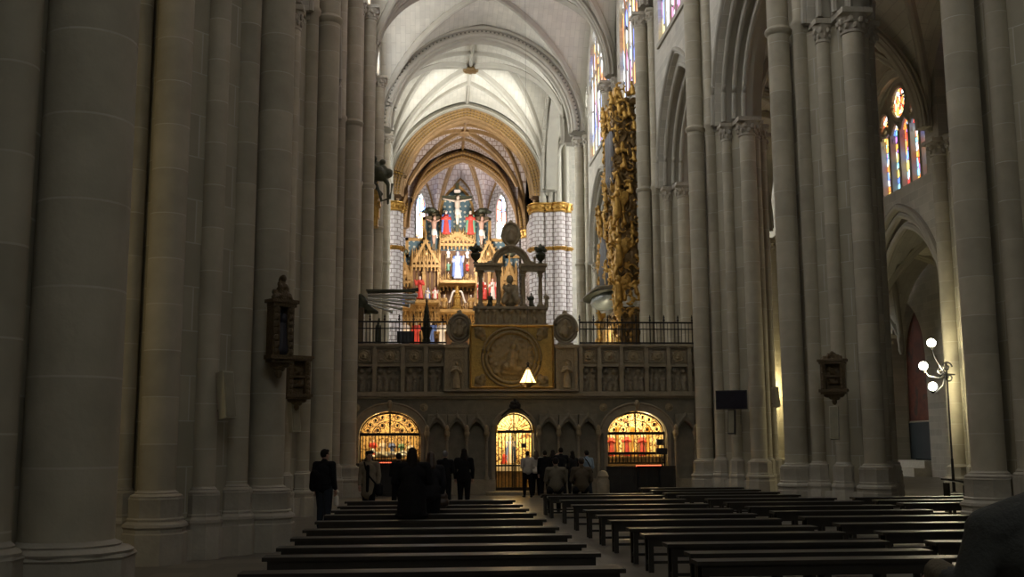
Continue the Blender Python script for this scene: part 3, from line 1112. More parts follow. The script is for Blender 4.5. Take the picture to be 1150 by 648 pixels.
def painting():
    m, nt, b = nodes('dark_red_painting')
    g = N(nt, 'ShaderNodeNewGeometry')
    ns = N(nt, 'ShaderNodeTexNoise', Scale=1.1, Detail=3.0, Distortion=.8)
    nt.links.new(g.outputs['Position'], ns.inputs['Vector'])
    cr = N(nt, 'ShaderNodeValToRGB')
    e = cr.color_ramp.elements
    for i, (p_, c_) in enumerate([(0, (.02, .015, .012)), (.42, (.10, .03, .02)), (.55, (.16, .05, .03)), (.68, (.05, .04, .035))]):
        if i > 1:
            e.new(p_)
        e[i].position = p_
        e[i].color = (*c_, 1)
    nt.links.new(ns.outputs[0], cr.inputs[0])
    nt.links.new(cr.outputs[0], b.inputs['Base Color'])
    b.inputs['Roughness'].default_value = .4
    return m


pl = [(a, 6.6 + b_) for a, b_ in arch(2.1, 3.1, 14)] + [(2.1, 3.0), (-2.1, 3.0)]
obj('canvas', MB().prism(pl, lambda a, b_, w: (w, 58.4 + a, b_), OWX + .9, OWX + 1.0), painting(), pn, 0)
obj('border', MB().tube([(OWX + .9, 58.4 + a, b_) for a, b_ in pl], .08, 6, True), CAPS, pn)
obj('dado', MB().box(OWX + .85, OWX + 1.05, 56.3, 60.5, .9, 3.0), plain('dark_dado', (.02, .03, .035), .5), pn, 0)
st = MB().box(OWX - .9, OWX + .8, 56.4, 60.4, 0, .45)
st.box(OWX - .2, OWX + .8, 56.6, 60.2, .45, .85)
tag(obj('altar_steps', st, plain('pale_step_stone', (.5, .48, .40), .6), None, 0), 'pale stone altar steps under the dark red painting', 'steps')

# ------------------------------------------------------------------ the shell round the place: north aisle, west wall, outer south
struct('wall_north', MB().box(-14.5, -13.5, -8, 72, 0, 14), WALLY, 0)
for y0, y1 in zip(DL[:-1], DL[1:]):
    vault('ceiling', -13.4, LEFTX - .95, y0, y1, CAPZ + .55, 5.0, WEB, RIB, 'd', .13, 12)
RGLASS = glass('west_rose_glass', 3.4, (1.5, 1.5, 1.5), [(.9, .95, 1), (1, .9, .7), (.8, .9, 1), (.95, .97, 1)])
wr = MB()
ts = sorted(set(lin(-14.5, 30, 2) + lin(AX - 4.6, AX + 4.6, 40)))


def wspans(t):
    dq = 4.6 ** 2 - (t - AX) ** 2
    if dq > 0:
        return [(0, 19 - math.sqrt(dq)), (19 + math.sqrt(dq), 31)]
    return [(0, 19), (19, 31)]


struct('wall_west', wr.strips(ts, wspans, lambda t, w, z: (t, w, z), -8, -7), WALLX, 0, weld=True)
tr_ = MB()
for k in range(12):
    a = k * PI / 6
    tr_.tube([(AX + .8 * math.cos(a), -7.4, 19 + .8 * math.sin(a)), (AX + 4.6 * math.cos(a), -7.4, 19 + 4.6 * math.sin(a))], .12, 6)
for rr in (.8, 2.7, 4.5):
    tr_.tube([(AX + rr * math.cos(k * PI / 20), -7.4, 19 + rr * math.sin(k * PI / 20)) for k in range(40)], .14, 6, True)
wn[0] += 1
wo = struct('window_%d' % wn[0], tr_, RIB)
obj('stained_glass', MB().prism([(4.6 * math.cos(k * PI / 20), 4.6 * math.sin(k * PI / 20)) for k in range(40)], lambda a, b_, w: (AX + a, w, 19 + b_), -7.6, -7.5), RGLASS, wo, 0)
# the westernmost bay, over and beside the camera
for s, u in ((1, .95), (-1, .95)):
    x0, x1 = sorted((u2x(s, .95), u2x(s, -.6)))
    struct('wall_left' if s > 0 else 'wall_right', MB().box(x0, x1, -7, 8.2 if s > 0 else 10.2, 13.6, 31), WALLY, 0)
vault('ceiling', XA, XB, -8, 9.3, SPR, 7.3, WEB, RIB, 'd', .16, 12)
# ================================================================== the choir screen
SY = 40.0


def S(px, py, Y=SY):
    p = P(px, py, Y)
    return p.x, p.z


def sx(px):
    return P(px, 450, SY).x


def sz(py):
    return P(577, py, SY).z


F40 = lambda u, v, w: (u, w, v)
screen = thing('choir_screen', 'carved stone choir screen across the nave with a blind arcade and medallion frieze', 'screen', (3.2, 40, 0))
XL, XR = -2.72, 10.4
OPEN = [(sx(438), 1.13, sz(487), sz(461) - sz(487), .55), (sx(577.5), .72, sz(463) - .71, .71, .12), (sx(714.5), 1.13, sz(487), sz(461.5) - sz(487), .45)]
ZC = sz(444)                         # top of the lower storey


def scr_spans(t):
    for xc, hw, zs, ri, z0 in OPEN:
        if abs(t - xc) < hw:
            return [(0, z0), (zs + arch_z(t - xc, hw, ri), ZC)]
    return [(0, 1.2), (1.2, ZC)]


ts = {XL, XR}
for xc, hw, zs, ri, z0 in OPEN:
    ts |= set(xc + hw * math.sin(PI / 2 * q) for q in lin(-1, 1, 30))
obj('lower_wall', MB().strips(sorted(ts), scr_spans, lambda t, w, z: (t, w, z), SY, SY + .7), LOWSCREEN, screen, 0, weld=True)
# cornice, plinth, upper storey
m = MB()
for a, b, d in ((ZC - .12, ZC - .04, .10), (ZC - .04, ZC + .06, .2), (ZC + .06, ZC + .14, .12)):
    m.box(XL, XR if d < .15 else 10.18, SY - d * (1 if d < .15 else 1), SY + .5, a, b)
obj('cornice', m, SCREEN, screen, 0)
zp = .45
pl = MB()
edges = [XL] + [e for xc, hw, *_ in OPEN for e in (xc - hw, xc + hw)] + [XR]
for a, b in zip(edges[::2], edges[1::2]):
    b = min(b, 10.18)
    pp = MB().box(a, b, SY - .32, SY, 0, zp).box(a, b, SY - .29, SY, zp, zp + .1)
    obj('plinth', pp, SCREEN, screen, 0)
obj('upper_wall', MB().box(XL, XR, SY + .42, SY + .8, ZC + .14, sz(388)).box(XL, sx(498), SY + .13, SY + .5, sz(411), sz(388)).box(sx(652), XR, SY + .13, SY + .5, sz(411), sz(388)).box(sx(498), sx(652), SY + .12, SY + .5, ZC + .14, sz(388)), SCREEN, screen, 0)
m = MB()
for a, b, d in ((sz(411.5), sz(409.5), .1), (sz(391), sz(389), .08), (sz(389), sz(386.3), .16)):
    m.box(XL, sx(498), SY + .12 - d, SY + .6, a, b).box(sx(652.5), XR, SY + .12 - d, SY + .6, a, b).box(sx(498), sx(652.5), SY + .14, SY + .6, a, b)
obj('coping', m, SCREEN, screen, 0)

rnd = random.Random(3)


def relief_bay(x0, x1, z0, z1, y, seed, n=None, mat=SCREEN2, name='relief_panel', parent=None, vox=.035):
    """a panel crowded with small carved figures under little canopies, one continuous skin"""
    q = random.Random(seed)
    w, h = x1 - x0, z1 - z0
    m = MB().box(x0, x1, y, y + .12, z0, z1)
    n = n or max(2, int(w / .2))
    for k in range(n):
        x = x0 + w * (k + .5) / n + q.uniform(-.02, .02)
        hh = h * q.uniform(.52, .66)
        b = z0 + h * .03
        m.cap((x, y - .02, b + .05), .085, (x + q.uniform(-.03, .03), y - .04, b + hh * .62), .065)
        m.ell((x + q.uniform(-.03, .03), y - .07, b + hh * .86), (.05, .05, .065), 8, 6)
        m.cap((x, y - .04, b + hh * .6), .04, (x + q.uniform(-.12, .12), y - .1, b + hh * q.uniform(.4, .75)), .03)
    nc = max(2, int(w / .3))
    for k in range(nc):                                    # canopies
        x = x0 + w * (k + .5) / nc
        m.cap((x, y - .04, z1 - h * .16), .1, (x, y - .02, z1 - .02), .03)
        m.ell((x, y - .07, z1 - h * .2), (.06, .06, .05), 6, 4)
    return fobj(name, m, vox, mat, parent or screen, 1)


def medallion(xc, zc, r, y, mat=MARBLE, parent=None):
    m = MB().tube([(xc + r * math.cos(k / 12 * PI), y, zc + r * math.sin(k / 12 * PI)) for k in range(24)], r * .14, 6, True)
    m.tube([(xc + r * .7 * math.cos(k / 12 * PI), y, zc + r * .7 * math.sin(k / 12 * PI)) for k in range(24)], r * .08, 6, True)
    m.ell((xc, y + .02, zc), (r * .95, .06, r * .95), 16, 6)
    m.ell((xc, y - .05, zc), (r * .28, .08, r * .34), 10, 6)
    m.ell((xc, y - .02, zc - r * .4), (r * .42, .06, r * .25), 10, 6)
    return obj('medallion', m, mat, parent or screen)


medpx = [408, 437, 465.5, 491, 661.6, 685.5, 713, 740, 763.5, 786]
bounds = [398, 420, 452, 478, 498]
bounds2 = [653, 674, 699, 727, 752, 776, 792]
zr0, zr1 = sz(440), sz(412)
for bs in (bounds, bounds2):
    for k, (a, b) in enumerate(zip(bs[:-1], bs[1:])):
        xa, xb = max(sx(a), XL), min(sx(b), XR)
        relief_bay(xa + .06, xb - .06, zr0, zr1, SY + .2, int(a))
        # pilaster between the bays and corner sprigs round the medallion
        obj('pilaster', MB().box(xa - .07, xa + .07, SY - .02, SY + .42, ZC + .14, sz(389)).box(xa - .1, xa + .1, SY - .06, SY + .14, sz(414), sz(410)), SCREEN, screen, 0)
        cxm, czm = (xa + xb) / 2, sz(399.5)
        fr = MB()
        hx, hz = (xb - xa) / 2 - .12, .24
        fr.tube([(cxm - hx, SY + .1, czm - hz), (cxm + hx, SY + .1, czm - hz), (cxm + hx, SY + .1, czm + hz), (cxm - hx, SY + .1, czm + hz)], .025, 4, True)
        obj('panel_border', fr, SCREEN, screen, 0)
        sp_ = MB().box(cxm - hx, cxm + hx, SY + .1, SY + .13, czm - hz, czm + hz)
        for ux in (-1, 1):
            for uz in (-1, 1):
                sp_.ell((cxm + ux * (hx - .12), SY + .1, czm + uz * .15), (.09, .03, .06), 6, 4)
                sp_.ell((cxm + ux * (hx - .22), SY + .1, czm + uz * .19), (.06, .03, .04), 6, 4)
        obj('carved_panel', sp_, SCREEN, screen)
for px_ in medpx:
    medallion(sx(px_), sz(399.5), .205, SY + .09)

# blind arcade of cusped arches on slim colonnettes
def blind_arch(px_):
    x, zs, hw = sx(px_), sz(488), .36
    m = MB()

    def cusp(t):
        u = abs(t)
        z = arch_z(u, .30, .50) if u < .30 else 0
        for cx_, cz_, rr in ((.15, .10, .155), (0, .30, .15)):
            d2 = rr * rr - (u - cx_) ** 2
            if d2 > 0:
                z = max(z * .0, cz_ + math.sqrt(d2)) if z < cz_ + math.sqrt(d2) and u < .31 else z
        return z
    m.strips(lin(-hw + .004, hw - .004, 36), lambda t: [(zs - .02 + (max(.0, cusp(t)) if abs(t) < .31 else 0), zs + .74)], lambda t, w, z: (x + t, w, z), SY - .30, SY + .02)
    m.tube([(x + a, SY - .31, zs + b) for a, b in arch(hw - .03, .66, 12)], .035, 6)
    m.ell((x, SY - .31, zs + .68), (.06, .06, .12), 8, 6)
    m.ell((x, SY - .31, zs + .84), (.035, .035, .09), 6, 4)
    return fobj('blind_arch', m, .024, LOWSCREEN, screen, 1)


def colonnette(x):
    zs = sz(488)
    m = MB().lathe([(.10, zp + .1), (.10, zp + .16), (.06, zp + .22), (.05, zp + .3), (.05, zs - .22), (.07, zs - .2), (.06, zs - .16), (.1, zs - .02), (.11, zs + .04), (.11, zs + .1)], x, SY - .24, 10)
    obj('colonnette', m, SCREEN, screen)
    m = MB().ell((x, SY - .34, zs + .22), (.08, .08, .12), 8, 6)
    m.cap((x, SY - .33, zs + .02), .10, (x, SY - .3, zs + .3), .06)
    obj('corbel_figure', m, MARBLE, screen)


for grp in ((491, 513, 535), (615, 637, 659), (767,)):
    for p_ in grp:
        blind_arch(p_)
    for p_ in [grp[0] - 11] + [g + 11 for g in grp]:
        if sx(p_) < XR - .3:
            colonnette(sx(p_))
# archivolts of the two chapel openings and the door
for i, (xc, hw, zs, ri, z0) in enumerate(OPEN):
    m = MB()
    ew = .27 if i != 1 else .12
    o_, i_ = arch(hw + ew, ri + ew, 24), arch(hw, ri, 24)
    m.band(o_, i_, lambda a, b, w: (xc + a, w, zs + b), SY - .12, SY + .02)
    m.tube([(xc + a, SY - .12, zs + b) for a, b in o_], .05, 6)
    m.tube([(xc + a, SY - .1, zs + b) for a, b in i_], .035, 6)
    obj('archivolt', m, SCREEN, screen)
    if i != 1:
        obj('keystone_head', MB().ell((xc, SY - .16, zs + ri + ew * .9), (.1, .09, .15), 10, 8).cap((xc, SY - .1, zs + ri), .06, (xc, SY - .12, zs + ri + ew * 1.2), .08), MARBLE, screen)
    for s in (-1, 1):
        j = MB().box(*sorted((xc + s * hw, xc + s * (hw + .14))), SY - .1, SY + .02, zp + .1, zs)
        obj('jamb_strip', j, SCREEN, screen, 0)
        if i != 1:
            medallion(xc + s * (hw + .12), zs + ri + .12, .14, SY - .01)

# rooms behind the openings
LIT = plain('lit_plaster', (.62, .50, .25), .6, .1, var=.3, scale=5, bump=.3, bscale=14)


def gilt_wall(name, scroll):
    m, nt, b = nodes(name)
    g = N(nt, 'ShaderNodeNewGeometry')
    ns = N(nt, 'ShaderNodeTexNoise', Scale=5.0, Detail=3.0, Distortion=2.0)
    nt.links.new(g.outputs['Position'], ns.inputs['Vector'])
    cr = N(nt, 'ShaderNodeValToRGB')
    e = cr.color_ramp.elements
    e[0].position, e[0].color = .40, (.16, .07, .02, 1)
    e[1].position, e[1].color = .52, (*scroll, 1)
    nt.links.new(ns.outputs[0], cr.inputs[0])
    nt.links.new(cr.outputs[0], b.inputs['Base Color'])
    b.inputs['Roughness'].default_value = .5
    return m


NICHE = [gilt_wall('niche_gilding_a', (.66, .47, .20)), gilt_wall('niche_gilding_b', (.80, .68, .36)), gilt_wall('niche_gilding_c', (.82, .70, .38))]
for i, (xc, hw, zs, ri, z0) in enumerate(OPEN):
    d = 2.2
    w = hw + .25
    top = zs + ri + .25
    m = MB()
    m.box(xc - w, xc + w, SY + d, SY + d + .1, 0, top)
    obj('back_wall', m, NICHE[i], screen, 0)
    m = MB()
    m.box(xc - w - .1, xc - w, SY + .7, SY + d + .1, 0, top).box(xc + w, xc + w + .1, SY + .7, SY + d + .1, 0, top)
    m.box(xc - w, xc + w, SY + .7, SY + d, top, top + .1)
    m.box(xc - w, xc + w, SY + .7, SY + d, 0, z0)
    obj('niche_lining', m, LIT, screen, 0)

# ------------------------------------------------------------------ iron grilles
def spiral(m, cx, cz, r, y, turns=1.4, a0=0, s=1, t=.014):
    pts = []
    for k in range(22):
        f = k / 21
        a = a0 + s * turns * 2 * PI * f
        pts.append((cx + r * (1 - .85 * f) * math.cos(a), y, cz + r * (1 - .85 * f) * math.sin(a)))
    m.tube(pts, t, 5)


def grille(i, label):
    xc, hw, zs, ri, z0 = OPEN[i]
    hw, ri, z0 = hw - .014, ri - .014, z0 + .006
    y = SY + .3
    t = thing('iron_grille', label, 'grille', (xc, y, z0), 0, None)
    fr = MB()
    fr.box(xc - hw, xc + hw, y - .04, y + .04, zs - .06, zs + .05)
    fr.box(xc - hw, xc - hw + .05, y - .03, y + .03, z0, zs).box(xc + hw - .05, xc + hw, y - .03, y + .03, z0, zs)
    fr.tube([(xc + a, y, zs + b) for a, b in arch(hw - .045, ri - .045, 20)], .03, 6)
    low = {0: sz(518), 1: sz(523), 2: sz(521)}[i]
    fr.box(xc - hw, xc + hw, y - .03, y + .03, low - .03, low + .03)
    if i == 1:
        fr.box(xc - hw, xc + hw, y - .03, y + .03, z0, z0 + .12)
    obj('frame', fr, IRON, t, 0)
    g = MB()
    n = 19 if i != 1 else 11
    for k in range(1, n):
        x = xc - hw + 2 * hw * k / n
        r_ = .016 if i != 1 else (.03 if k in (5, 6) else .018)
        g.tube([(x, y, z0 + (.02 if i == 1 else low - z0)), (x, y, zs)], r_ if i != 2 or k % 3 == 0 else .008, 6)
    obj('bar_grille', g, IRON, t)
    s = MB()
    if i == 1:                                             # fan of rays
        for k in range(1, 14):
            a = PI * k / 14
            s.tube([(xc + .16 * math.cos(a), y, zs + .16 * math.sin(a)), (xc + (hw - .05) * math.cos(a), y, zs + (ri - .05) * math.sin(a))], .013, 5)
        s.tube([(xc + .16 * math.cos(a), y, zs + .16 * math.sin(a)) for a in lin(0, PI, 12)], .02, 5)
        s.tube([(xc, y, z0), (xc, y, zs + ri)], .028, 6)
        cr_ = MB().tube([(xc - .5, SY - .33, zs + ri * .8), (xc - .25, SY - .33, zs + ri + .1), (xc, SY - .33, zs + ri + .22), (xc + .25, SY - .33, zs + ri + .1), (xc + .5, SY - .33, zs + ri * .8)], .035, 6)
        for q in range(7):
            cr_.ell((xc + .12 * math.cos(q), SY - .33, zs + ri + .26 + .08 * math.sin(2 * q)), (.1, .05, .09), 8, 6)
        cr_.ell((xc, SY - .33, zs + ri + .42), (.06, .04, .1), 8, 6)
        o_ = obj('crest', cr_, IRON, t)
        obj('lantern_finial', MB().lathe([(.02, 0), (.05, .04), (.03, .1), (.06, .2), (.02, .3)], xc - hw + .02, SY - .2, 8, z0=zs - .05).lathe([(.02, 0), (.05, .04), (.03, .1), (.06, .2), (.02, .3)], xc + hw - .02, SY - .2, 8, z0=zs - .05), GOLD, t)
    else:
        q = random.Random(i)
        for ring, nn in ((.74, 9), (.42, 5)):
            for k in range(nn):
                a = PI * (k + .5) / nn
                spiral(s, xc + hw * ring * math.cos(a), zs + ri * ring * math.sin(a) + .03, .13 if ring > .6 else .15, y, 1.5, a, 1 if k % 2 else -1, .012)
                s.ell((xc + hw * ring * math.cos(a), y, zs + ri * ring * math.sin(a) + .03), (.045, .02, .06), 6, 4)
        s.tube([(xc, y, zs), (xc, y, zs + ri)], .025, 6)
        for rg in (.58, .9):
            s.tube([(xc + a, y, zs + b) for a, b in arch(hw * rg, ri * rg, 16)], .014, 5)
    obj('fan_grille' if i == 1 else 'scroll_grille', s, IRON, t)
    if i == 2:
        rl = MB().box(xc - hw, xc + hw, y - .1, y - .02, sz(511.5), sz(508.5))
        for k in range(16):
            x = xc - hw + 2 * hw * (k + .5) / 16
            rl.lathe([(.02, 0), (.035, .12), (.015, .25), (.02, sz(510) - low)], x, y - .06, 6, z0=low)
        obj('baluster_rail', rl, IRON, t)
    return t


grille(0, 'arched iron grille with scrollwork in front of the reclining figure chapel')
grille(1, 'narrow arched iron gate with a fan of rays in the middle doorway')
grille(2, 'wide arched iron grille before the three red figures with a baluster rail')
sg = thing('hanging_notice', 'small dark notice plate hung on the middle gate bars', 'notice', (sx(588.5), SY + .24, sz(501)))
obj('plate', MB().box(sx(585.5), sx(591.5), SY + .23, SY + .255, sz(503), sz(498)), BLACKP, sg, 0)
obj('hook_wire', MB().tube([(sx(586.5), SY + .245, sz(498)), (sx(588.5), SY + .25, sz(495.5)), (sx(590.5), SY + .245, sz(498))], .008, 5), IRON, sg)
sg = thing('hanging_notice', 'small dark notice plate hung on the bars before the red figures', 'notice', (sx(741), SY + .2, sz(499)))
obj('plate', MB().box(sx(737), sx(745), SY + .17, SY + .2, sz(501), sz(494)), BLACKP, sg, 0)
obj('hook_wire', MB().tube([(sx(738), SY + .19, sz(494)), (sx(741), SY + .2, sz(491)), (sx(744), SY + .19, sz(494))], .008, 5), IRON, sg)

# ------------------------------------------------------------------ carved figures
def robed(name, label, loc, H, mat, headmat=FLESH, pose='stand', rz=0, group=None, cat='statue', hair=None, seedv=0, mantle=None, rzt=0):
    """a draped standing, kneeling or seated figure facing -y; robe, head and mantle are its pieces"""
    q = random.Random(seedv + int(abs(loc[0]) * 31 + abs(loc[2]) * 17))
    k = H
    m = MB()
    Mz = Matrix.Rotation(rz, 3, 'Z')
    base = Vector(loc)

    def T(p):
        return base + Mz @ (Vector(p) * k)
    sway = q.uniform(-.02, .02)
    if pose == 'seat':
        m.cap(T((0, .02, .34)), .15 * k, T((0, 0, .66)), .12 * k)
        for s in (-1, 1):
            m.cap(T((.09 * s, 0, .36)), .095 * k, T((.12 * s, -.24, .36)), .085 * k)
            m.cap(T((.12 * s, -.24, .36)), .085 * k, T((.11 * s, -.24, .03)), .09 * k)
        m.cap(T((0, -.22, .2)), .12 * k, T((0, -.2, .05)), .14 * k)
        sh, hz = .70, .86
    elif pose == 'kneel':
        m.cap(T((0, .16, .1)), .14 * k, T((0, -.04, .16)), .15 * k)
        m.cap(T((0, 0, .2)), .15 * k, T((0, 0, .58)), .12 * k)
        sh, hz = .64, .82
    else:
        m.cap(T((0, .01, .04)), .15 * k, T((sway, 0, .48)), .105 * k)
        for s in (-1, 1):
            m.cap(T((.1 * s, -.04, .03)), .06 * k, T((.05 * s, -.05, .45)), .05 * k)
        m.cap(T((sway, 0, .48)), .1 * k, T((0, 0, .74)), .105 * k)
        sh, hz = .78, .92
    m.cap(T((-.11, 0, sh)), .06 * k, T((.11, 0, sh)), .06 * k)
    for s in (-1, 1):
        up = q.random() < .25
        el = (.17 * s, -.03, sh - .16)
        ha = (.03 * s, -.17, sh - .08) if not up else (.2 * s, -.14, sh + .02)
        m.cap(T((.12 * s, 0, sh)), .055 * k, T(el), .05 * k)
        m.cap(T(el), .05 * k, T(ha), .04 * k)
    m.v = [(a_, b_, max(c_, base.z + .012)) for a_, b_, c_ in m.v]
    o = fobj(name, m, max(k / 46, .012), mat, None, 2, loc=tuple(base))
    hd = MB()
    hd.cap(T((0, 0, sh + .02)), .035 * k, T((0, -.01, hz - .06)), .035 * k)
    hd.ell(T((0, -.01, hz)), (.052 * k, .062 * k, .075 * k), 10, 8)
    hd.ell(T((0, -.07, hz - .008)), (.012 * k, .015 * k, .018 * k), 6, 4)
    obj('head', hd, headmat, o)
    if hair:
        obj('hair', MB().ell(T((0, .018, hz + .015)), (.062 * k, .062 * k, .075 * k), 10, 8), hair, o)
    if mantle:
        mm = MB()
        mm.ell(T((0, .03, hz + .01)), (.075 * k, .07 * k, .09 * k), 10, 8)
        mm.cap(T((0, .06, hz - .1)), .09 * k, T((0, .06, .16)), .15 * k)
        for s in (-1, 1):
            mm.cap(T((.12 * s, -.01, sh)), .06 * k, T((.15 * s, -.04, .12)), .06 * k)
        mm.v = [(a_, b_, max(c_, base.z + .012)) for a_, b_, c_ in mm.v]
        fobj('mantle', mm, max(k / 46, .012), mantle, o, 1)
    return tag(o, label, cat, group)


DKRED = plain('dark_red_robe', (.33, .03, .02), .6, var=.6, scale=9)
# inside the doorway chapel: altar with cloth and a draped figure
xc, hw, zs, ri, z0 = OPEN[1]
al = thing('chapel_altar', 'altar table with a white cloth behind the middle gate', 'altar', (xc, SY + 1.9, z0))
obj('table', MB().box(xc - .62, xc + .62, SY + 1.5, SY + 2.15, z0 + .004, sz(524)), FRAMEW, al, 0)
obj('altar_cloth', MB().box(xc - .65, xc + .65, SY + 1.46, SY + 2.16, sz(524), sz(522.5)).box(xc - .65, xc + .65, SY + 1.455, SY + 1.47, sz(530), sz(522.5)), WHITECL, al, 0)
robed('statue', 'pale draped figure above the altar behind the middle gate', (xc, SY + 1.9, sz(522)), 1.05, CREAM, FLESH, 'stand', 0, None, mantle=BLUE)
robed('statue', 'small red-robed kneeling figure behind the middle gate', (xc - .26, SY + 1.7, sz(522)), .55, RED, FLESH, 'kneel', .9)
# chapel with a reclining figure
xc, hw, zs, ri, z0 = OPEN[0]
al = thing('chapel_altar', 'low altar block under the reclining figure', 'altar', (xc, SY + 1.5, z0))
zt = sz(516.5)
obj('block', MB().box(xc - 1.05, xc + 1.05, SY + 1.0, SY + 2.1, z0 + .004, zt), FRAMEW, al, 0)
obj('ledge', MB().box(xc - 1.1, xc + 1.1, SY + .95, SY + 2.12, zt, zt + .05), GOLDDARK, al, 0)
m = MB()
zr = zt + .2
m.cap((xc - .45, SY + 1.25, zr), .13, (xc + .1, SY + 1.25, zr + .02), .12)
m.cap((xc + .1, SY + 1.22, zr), .09, (xc + .55, SY + 1.2, zr - .02), .06)
m.cap((xc + .1, SY + 1.32, zr), .09, (xc + .5, SY + 1.34, zr + .12), .065).cap((xc + .5, SY + 1.34, zr + .12), .06, (xc + .85, SY + 1.3, zr - .05), .05)
m.cap((xc - .4, SY + 1.15, zr + .05), .05, (xc - .1, SY + 1.08, zr - .06), .04).cap((xc - .5, SY + 1.25, zr + .05), .05, (xc - .66, SY + 1.24, zr + .15), .045)
m.ell((xc - .68, SY + 1.25, zr + .16), (.1, .09, .1), 10, 8)
o = fobj('statue', m, .024, PIPE, None, 2, loc=(xc, SY + 1.25, zt + .05))
tag(o, 'grey reclining figure lying on the lit altar behind the scrollwork grille', 'statue')
obj('pillow', MB().ell((xc - .72, SY + 1.27, zt + .14), (.2, .16, .08), 12, 6), WHITECL, o)
for dx, H, mt, pose, lb in ((-.68, .88, RED, 'stand', 'red-robed standing mourner behind the reclining figure'), (-.33, .85, CREAM, 'stand', 'white-robed mourner behind the head of the reclining figure'),
                            (.04, .84, BLUE, 'stand', 'blue-robed mourner in the middle behind the reclining figure'), (.40, .80, GREENP, 'stand', 'green-robed mourner behind the knees of the reclining figure'), (.72, .85, CREAM, 'kneel', 'pale kneeling mourner at the feet of the reclining figure')):
    robed('statue', lb, (xc + dx, SY + 1.75, zt + .065), H * .82, mt, FLESH, pose, 0, 'mourners behind the reclining figure')
# chapel with three red figures
xc, hw, zs, ri, z0 = OPEN[2]
al = thing('chapel_altar', 'long altar block under the three red figures', 'altar', (xc, SY + 1.7, z0))
zt = sz(516)
obj('block', MB().box(xc - 1.2, xc + 1.2, SY + 1.3, SY + 2.15, z0 + .004, zt), FRAMEW, al, 0)
obj('ledge', MB().box(xc - 1.22, xc + 1.22, SY + 1.26, SY + 2.17, zt, zt + .06), GOLDDARK, al, 0)
for px_, H, lb in ((693, .98, 'red-robed figure on the side nearest the middle door of the grille chapel'), (711, 1.02, 'central red and gold figure of the three in the grille chapel'), (729, .98, 'red-robed figure under the notice plate side of the grille chapel')):
    robed('statue', lb, (sx(px_) + .02, SY + 1.62, zt + .062), H * .9, DKRED, CREAM, 'stand', 0, 'three red figures of the grille chapel', mantle=RETGOLD if px_ == 711 else RETDARK)
for px_ in (684, 702, 720, 738):
    tag(obj('gilded_colonnette', MB().lathe([(.09, 0), (.09, .08), (.055, .12), (.05, .9), (.08, .98), (.1, 1.1), (.06, 1.16)], sx(px_) + .02, SY + 1.95, 10, z0=zt + .06), GOLD), 'slim gilded column beside the red figures, %s' % {684: 'first beside the middle door side', 702: 'between the first and the central figure', 720: 'between the central and the last figure', 738: 'under the notice plate'}[px_], 'column', 'gilded columns between the red figures')
# dark wooden fence boxes and candle racks before the two chapels
CANDLE = glow('red_candle_glow', (1, .16, .07), 1.2)
FLAMEW = glow('candle_flame', (1, .66, .24), 2.0)


def candle_rack(xc, wid, y, z, label, legs=True):
    t = thing('candle_rack', label, 'candle rack', (xc, y, 0))
    obj('tray', MB().box(xc - wid / 2, xc + wid / 2, y - .14, y + .14, z - .04, z).box(xc - wid / 2, xc + wid / 2, y - .15, y - .13, z - .04, z + .03), IRON, t, 0)
    for s in (-1, 1):
        obj('leg', MB().box(xc + s * wid * .42 - .02, xc + s * wid * .42 + .02, y - .1, y + .1, .0, z - .04), IRON, t, 0)
    cups = MB()
    n = int(wid / .085)
    for k in range(n):
        for r_ in (0, 1):
            cups.lathe([(.026, 0), (.032, .055)], xc - wid / 2 + wid * (k + .5) / n, y - .06 + .12 * r_, 8, z0=z)
    o = obj('candle_cups', cups, CANDLE, t)
    o['kind'] = 'stuff'
    return t


candle_rack(sx(438), .95, SY - .8, sz(519.5), 'rack of glowing red votive candles before the reclining figure chapel')
candle_rack(sx(722), .95, SY - .8, sz(524.5), 'rack of glowing red votive candles before the three red figures')


def fence(x0, x1, ztop, label):
    t = thing('wooden_fence', label, 'fence', ((x0 + x1) / 2, SY - .5, 0))
    obj('panel', MB().box(x0, x1, SY - .53, SY - .47, .06, ztop), WOOD, t, 0)
    obj('rail', MB().box(x0 - .03, x1 + .03, SY - .56, SY - .44, ztop, ztop + .05), WOOD, t, 0)
    obj('skirting', MB().box(x0, x1, SY - .55, SY - .45, 0, .12), WOOD, t, 0)
    n = int((x1 - x0) / .45)
    for k in range(n + 1):
        x = x0 + (x1 - x0) * k / n
        obj('post', MB().box(x - .03, x + .03, SY - .55, SY - .45, 0, ztop), WOOD, t, 0)


fence(sx(678), sx(752), sz(525.5), 'dark wooden fence in front of the three red figures chapel')
fence(sx(403), sx(475), sz(520.5), 'dark wooden fence in front of the reclining figure chapel')
mo = thing('black_screen', 'small black screen on the fence before the three red figures', 'screen', (sx(738.5), SY - .5, sz(511)))
obj('panel', MB().box(sx(732.5), sx(744.5), SY - .53, SY - .47, sz(511), sz(504)), BLACKP, mo, 0)
obj('stand', MB().box(sx(738.5) - .03, sx(738.5) + .03, SY - .52, SY - .48, sz(525.5) + .05, sz(511)), BLACKP, mo, 0)
# low stone stub beside the fence
tag(obj('stone_bollard', MB().lathe([(.24, 0), (.24, .5), (.2, .56), (.2, .62), (.22, .66), (.16, .8), (.05, .88)], sx(672), SY - .75, 14), SCREEN), 'low pale stone bollard at the end of the dark fence', 'bollard')
tag(obj('altar_step', MB().box(sx(545), sx(612), SY - .8, SY - .335, 0, .12), SCREEN, None, 0), 'low stone step in front of the middle gate', 'step')

